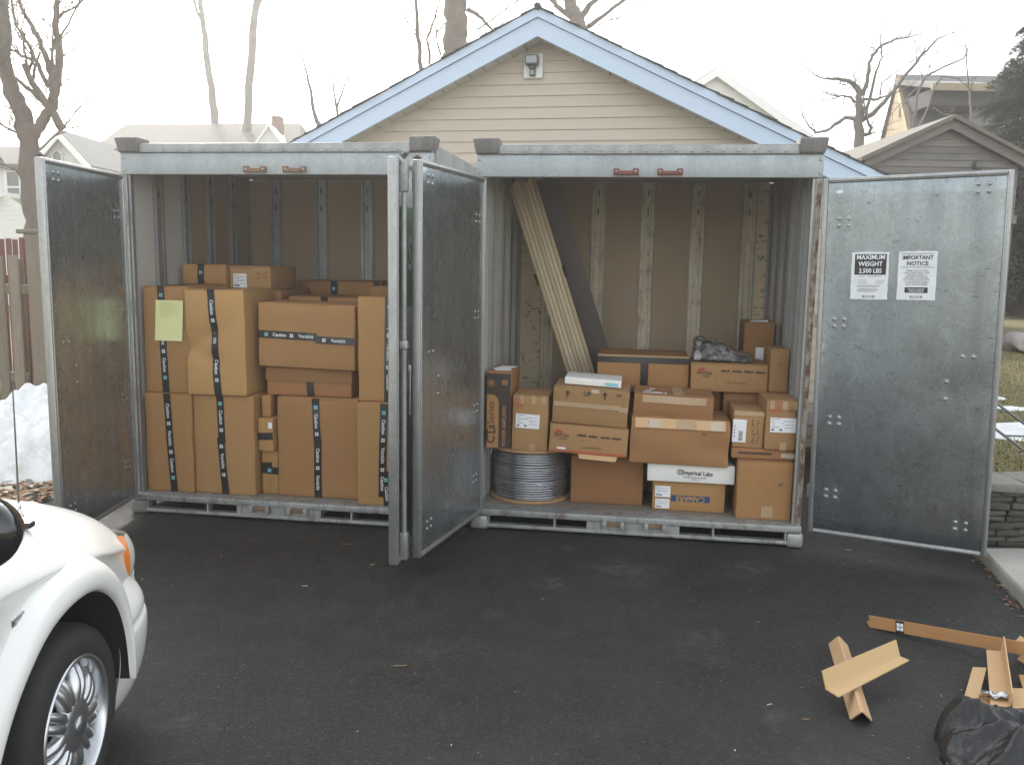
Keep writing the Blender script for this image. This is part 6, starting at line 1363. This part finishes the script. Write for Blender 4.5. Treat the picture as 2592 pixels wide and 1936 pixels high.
# ------------------------------------------------------------------ trees
def twigs(m, p, d, L, r, depth, key, spread=.55, n=(2, 3)):
    """recursive bare branching"""
    k = 5; pts = [p.copy()]; q = p.copy(); dd = d.normalized()
    for i in range(k):
        dd = (dd + Vector((random.gauss(0, .16), random.gauss(0, .16), random.gauss(.05, .13)))).normalized(); q = q + dd * (L / k); pts.append(q.copy())
    rr = [lerp(r, r * .55, i / k) for i in range(k + 1)]; m.tube(pts, rr, key, 5 if r < .03 else 7, False)
    if depth > 0:
        for i in range(random.randint(*n)):
            j = random.randint(1, k); nd = (dd + Vector((random.gauss(0, spread), random.gauss(0, spread), random.gauss(.15, spread * .7)))).normalized(); twigs(m, pts[j], nd, L * random.uniform(.5, .8), rr[j] * .6, depth - 1, key, spread, n)
def tree(label, Y, limbs, key='bark', ground=0.3, tw=(.9, .012, 2), ntw=3, name='bare_tree', seed=0, base=None, wob=.35):
    """limbs: list of (pixel polyline, width px at start, width px at end); first limb is the trunk"""
    st = random.getstate(); random.seed(100 + seed); s = Y / FPX
    P0 = at(*limbs[0][0][0], Y); root = empty(name, Matrix.Translation((P0.x, Y, 0)), label, 'tree', 'bare trees around the yard'); org = Vector((P0.x, Y, 0))
    crown = MB(); ends = []
    for li, (pl, w0, w1) in enumerate(limbs):
        dy = 0.0; slope = 0 if li == 0 else random.uniform(-wob, wob); pts = []; ln = 0
        dense = []
        for i, (x, y) in enumerate(pl):
            if i: 
                for t in (.33, .66): dense.append((lerp(pl[i-1][0], x, t), lerp(pl[i-1][1], y, t)))
            dense.append((x, y))
        prev = None
        for x, y in dense:
            p = at(x, y, Y)
            if prev is not None: dy += (p - prev).length * slope
            prev = p; f = Y + dy; q = CAM_O + (p - CAM_O) * (f / Y); jit = 0.18 * (w0 * s); q += Vector((random.uniform(-jit, jit), random.uniform(-jit, jit), 0)) * (.6 if w0 > 20 else 1); pts.append(q - org)
        rr = [max(.004, .5 * s * lerp(w0, w1, i / (len(pts) - 1)) * (1 + random.uniform(-.07, .07))) for i in range(len(pts))]
        if li == 0:
            b = pts[0].copy(); b.z = ground - .2; extra = [Vector((lerp(b.x, pts[0].x, t), lerp(b.y, pts[0].y, t), lerp(b.z, pts[0].z, t))) for t in (0, .08, .3, .65)] if pts[0].z > ground + .3 else []
            rt = [rr[0] * 1.75, rr[0] * 1.3, rr[0] * 1.1, rr[0] * 1.03] if extra else []
            m = MB(); m.tube(extra + pts, rt + rr, key, 14); m.build('trunk', root)
        else:
            crown.tube(pts, rr, key, 8)
        for i in range(ntw):
            j = random.randint(max(1, len(pts) // 3), len(pts) - 1); d = (pts[j] - pts[j-1]).normalized()
            d = (d + Vector((random.gauss(0, .6), random.gauss(0, .6), random.gauss(.2, .5)))).normalized(); twigs(crown, pts[j], d, tw[0] * random.uniform(.6, 1.2), min(rr[j] * .6, tw[1] * 1.5), tw[2], key)
        tip = pts[-1]; d = (pts[-1] - pts[-2]).normalized(); twigs(crown, tip, d, tw[0] * 1.2, rr[-1], tw[2], key)
    crown.build('crown', root); random.setstate(st); return root
def Z1(x, y): return (x / 2.664, y / 2.664)
def Z2(x, y): return (650 + x / 2.949, y / 2.949)
def Z3(x, y): return (1350 + x / 2.765, y / 2.765)
Zs = lambda f, *pts: [f(*p) for p in pts]
tree('large forked bare tree standing behind the wooden fence', 14.0, [
    (Zs(Z1, (245, 1560), (225, 1350), (212, 1150), (200, 950), (170, 850), (130, 720), (75, 580), (45, 430), (30, 250), (10, 60), (0, -150)), 54, 26),
    (Zs(Z1, (205, 960), (245, 880), (300, 800), (355, 720), (365, 620), (395, 520), (400, 400), (385, 260), (370, 120), (390, -40), (420, -250)), 30, 11),
    (Zs(Z1, (425, 875), (385, 800), (345, 735)), 22, 20), (Zs(Z1, (365, 610), (340, 500), (315, 400), (270, 280), (215, 180), (150, 60), (90, -120)), 17, 8),
    (Zs(Z1, (330, 590), (275, 480), (215, 350), (160, 250), (100, 150)), 12, 6), (Zs(Z1, (315, 705), (220, 620), (130, 550), (60, 500)), 12, 7), (Zs(Z1, (360, 480), (350, 380), (360, 330)), 8, 7),
    (Zs(Z1, (210, 400), (150, 380), (95, 345)), 8, 5), (Zs(Z1, (385, 130), (430, 90), (520, 45)), 10, 4), (Zs(Z1, (190, 1000), (120, 900), (40, 860), (-60, 800)), 8, 4), (Zs(Z1, (230, 1050), (330, 950), (430, 860), (500, 770)), 6, 3), (Zs(Z1, (165, 1230), (110, 1150), (30, 1110), (-40, 1100)), 6, 4)],
    'bark', tw=(.6, .007, 3), ntw=8, seed=1, ground=.1)
tree('tall slim bare tree beyond the long brown roof', 34.0, [(Zs(Z1, (1660, 1010), (1675, 700), (1695, 350), (1730, 0), (1750, -250)), 22, 15), (Zs(Z1, (1735, 30), (1680, -60), (1620, -200)), 10, 6), (Zs(Z1, (1735, 60), (1790, -60)), 9, 6)], 'bark_grey', seed=2, tw=(1.2, .02, 1), ntw=1)
tree('short bare tree trunk beyond the long brown roof', 36.0, [(Zs(Z1, (1450, 1010), (1450, 850), (1440, 700), (1400, 400), (1370, 180), (1345, -50)), 22, 11), (Zs(Z1, (1370, 160), (1320, 60), (1290, -60)), 9, 5)], 'bark_grey', seed=3, tw=(1.2, .02, 1), ntw=1)
tree('thin bent bare sapling rising left of garage roof', 19.0, [(Zs(Z2, (480, 960), (440, 890), (412, 740), (375, 560), (340, 420)), 13, 3)], 'bark_grey', seed=4, tw=(.5, .007, 1), ntw=2)
tree('small forked sapling just behind the garage rake', 18.0, [(Zs(Z2, (600, 850), (590, 760), (572, 660), (590, 500)), 7, 2.5), (Zs(Z2, (598, 800), (635, 700), (660, 620), (700, 530)), 6, 2.5)], 'bark_grey', seed=5, tw=(.35, .006, 1), ntw=2)
tree('slender multi stemmed bare tree left of thick trunk', 19.0, [(Zs(Z2, (1225, 520), (1210, 330), (1195, 180), (1190, 0), (1180, -200)), 12, 6), (Zs(Z2, (1290, 480), (1285, 380), (1270, 300), (1330, 130), (1370, 0)), 8, 3), (Zs(Z2, (1380, 420), (1345, 320), (1340, 250), (1390, 200)), 5, 3), (Zs(Z2, (1200, 280), (1160, 230), (1130, 180)), 4, 2)], 'bark', seed=6, tw=(.5, .006, 3), ntw=6)
tree('thick straight bare tree trunk behind the garage', 20.0, [(Zs(Z2, (1482, 420), (1482, 300), (1480, 150), (1478, 0), (1475, -250)), 60, 50), (Zs(Z2, (1570, 70), (1640, 105), (1700, 160), (1745, 215)), 11, 6), (Zs(Z2, (1640, 230), (1740, 160), (1880, 60), (1980, -20)), 4, 2.5)], 'bark', seed=7, tw=(.6, .007, 3), ntw=5)
tree('bare tree with spreading limbs behind the garage peak', 22.0, [(Zs(Z3, (330, 260), (322, 180), (300, 120), (262, 60), (240, -40), (230, -180)), 40, 24), (Zs(Z3, (335, 130), (375, 60), (440, 0), (540, -90)), 17, 8), (Zs(Z3, (250, 110), (180, 60), (130, 0), (80, -90)), 15, 7), (Zs(Z3, (390, 190), (450, 140), (530, 80), (640, 0), (720, -60)), 12, 6), (Zs(Z3, (450, 180), (520, 150), (570, 135)), 4, 2)], 'bark', seed=8, tw=(.7, .009, 3), ntw=6)
tree('gnarled pollarded bare tree between garage and shed', 21.0, [
    (Zs(Zr, (740, 1340), (742, 1150), (738, 1000), (748, 880), (742, 780), (715, 715), (660, 680), (560, 662), (470, 660)), 27, 5),
    (Zs(Zr, (715, 995), (620, 985), (540, 1045), (470, 1095), (380, 1112), (330, 1060), (285, 1000)), 11, 3), (Zs(Zr, (710, 860), (670, 815), (600, 800), (540, 822)), 8, 3), (Zs(Zr, (775, 800), (810, 680), (825, 560), (845, 470), (930, 385), (1040, 330), (1140, 320), (1330, 262)), 12, 2),
    (Zs(Zr, (800, 960), (835, 800), (880, 600), (935, 480), (930, 390)), 9, 3), (Zs(Zr, (760, 1010), (860, 950), (950, 860), (1030, 760), (1130, 630), (1250, 480), (1330, 400), (1400, 325), (1480, 290)), 13, 2.5), (Zs(Zr, (780, 830), (880, 835), (980, 800)), 8, 4), (Zs(Zr, (770, 1130), (830, 1120), (840, 1070), (810, 1000)), 10, 6),
    (Zs(Zr, (690, 640), (760, 530), (850, 450), (890, 340), (970, 250)), 3, 1.5), (Zs(Zr, (600, 665), (580, 700), (640, 720)), 4, 2), (Zs(Zr, (920, 800), (930, 700), (1000, 640), (1130, 545)), 4, 2)], 'bark_grey', seed=9, tw=(.5, .008, 3), ntw=6, ground=.7)
tree('thin bare tree in front of unfinished house', 17.0, [(Zs(Zr, (1190, 1100), (1215, 900), (1240, 750), (1300, 640), (1450, 560), (1620, 490), (1640, 440), (1622, 380)), 8, 2), (Zs(Zr, (1245, 1060), (1310, 930), (1345, 800), (1390, 700), (1440, 640), (1570, 660), (1650, 730)), 5, 2), (Zs(Zr, (1690, 1070), (1670, 850), (1660, 700), (1640, 500), (1650, 420)), 7, 2), (Zs(Zr, (1360, 900), (1450, 960), (1600, 980), (1690, 1060)), 4, 2), (Zs(Zr, (1240, 720), (1160, 800), (1060, 900)), 3, 1.5)], 'bark_grey', seed=10, tw=(.5, .007, 3), ntw=4, ground=.7)
# evergreen at the right edge
def conifer(label, px, ptop, Y, h, rad, seed):
    st = random.getstate(); random.seed(seed); b = at(px, ptop, Y); gzb = gz(b.x, Y) ; root = empty('evergreen_tree', Matrix.Translation((b.x, Y, gzb)), label, 'tree'); H = b.z - gzb
    m = MB(); m.tube([(0, 0, 0), (0, 0, H * .5), (0, 0, H)], [.24, .15, .02], 'bark', 8); m.build('trunk', root)
    m = MB(); br = MB(); z = .6
    while z < H - .1:
        t = z / H; R_ = rad * (1 - t) ** .8 + .08; n = 6
        for i in range(n):
            a = random.uniform(0, 6.3); L = R_ * random.uniform(.6, 1.12); droop = -.22 * L; p1 = Vector((math.cos(a) * L, math.sin(a) * L, z + droop)); p0 = Vector((0, 0, z + .1)); mid = p0.lerp(p1, .55) + Vector((0, 0, .07 * L)); br.tube([p0, mid, p1], [.022, .014, .004], 'bark', 4, False)
            k = int(L / .028)
            for j in range(k):
                s = .12 + .88 * j / k; q = p0.lerp(mid, s / .55) if s < .55 else mid.lerp(p1, (s - .55) / .45); side = Vector((-math.sin(a), math.cos(a), 0)); wd = .30 * (1 - s * .6) * min(1, L)
                for r in range(9):
                    o = side * random.uniform(-wd, wd) + Vector((0, 0, random.uniform(-.12, .04))); d = (side * random.uniform(-1, 1) + Vector((math.cos(a), math.sin(a), random.uniform(-.8, .3)))).normalized(); l = random.uniform(.09, .22); u = d.cross(Vector((0, 0, 1))).normalized() * .020; c = q + o
                    m.add([c - u, c + u, c + d * l], [(0, 1, 2)], 'needle' if random.random() < .7 else 'needle_light')
        z += random.uniform(.13, .2)
    br.build('branches', root); m.build('crown', root); random.setstate(st)
conifer('dense dark evergreen tree beside the unfinished house', 2655, -70, 19.5, 0, 2.25, 5)
conifer('lower evergreen tree behind the weathered shed', 2560, 150, 21.5, 0, 1.6, 6)
# ------------------------------------------------------------------ added haze volume standing in for veiling glare of the lens
def glare_hazemat(m):
    t = m.node_tree; t.nodes.clear(); o = t.nodes.new('ShaderNodeOutputMaterial'); v = t.nodes.new('ShaderNodeVolumePrincipled')
    v.inputs['Color'].default_value = (0.96, 0.955, 0.93, 1); v.inputs['Density'].default_value = GLARE_HAZE; v.inputs['Anisotropy'].default_value = 0.55
    t.links.new(v.outputs[0], o.inputs['Volume'])
GLARE_HAZE = 0.0034
_defs['glare_haze'] = glare_hazemat
m = MB(); m.box((-420, -70, -1.2), (420, 420, 22), 'glare_haze'); o = m.build('glare_haze', kind='stuff'); o.display_type = 'WIRE'
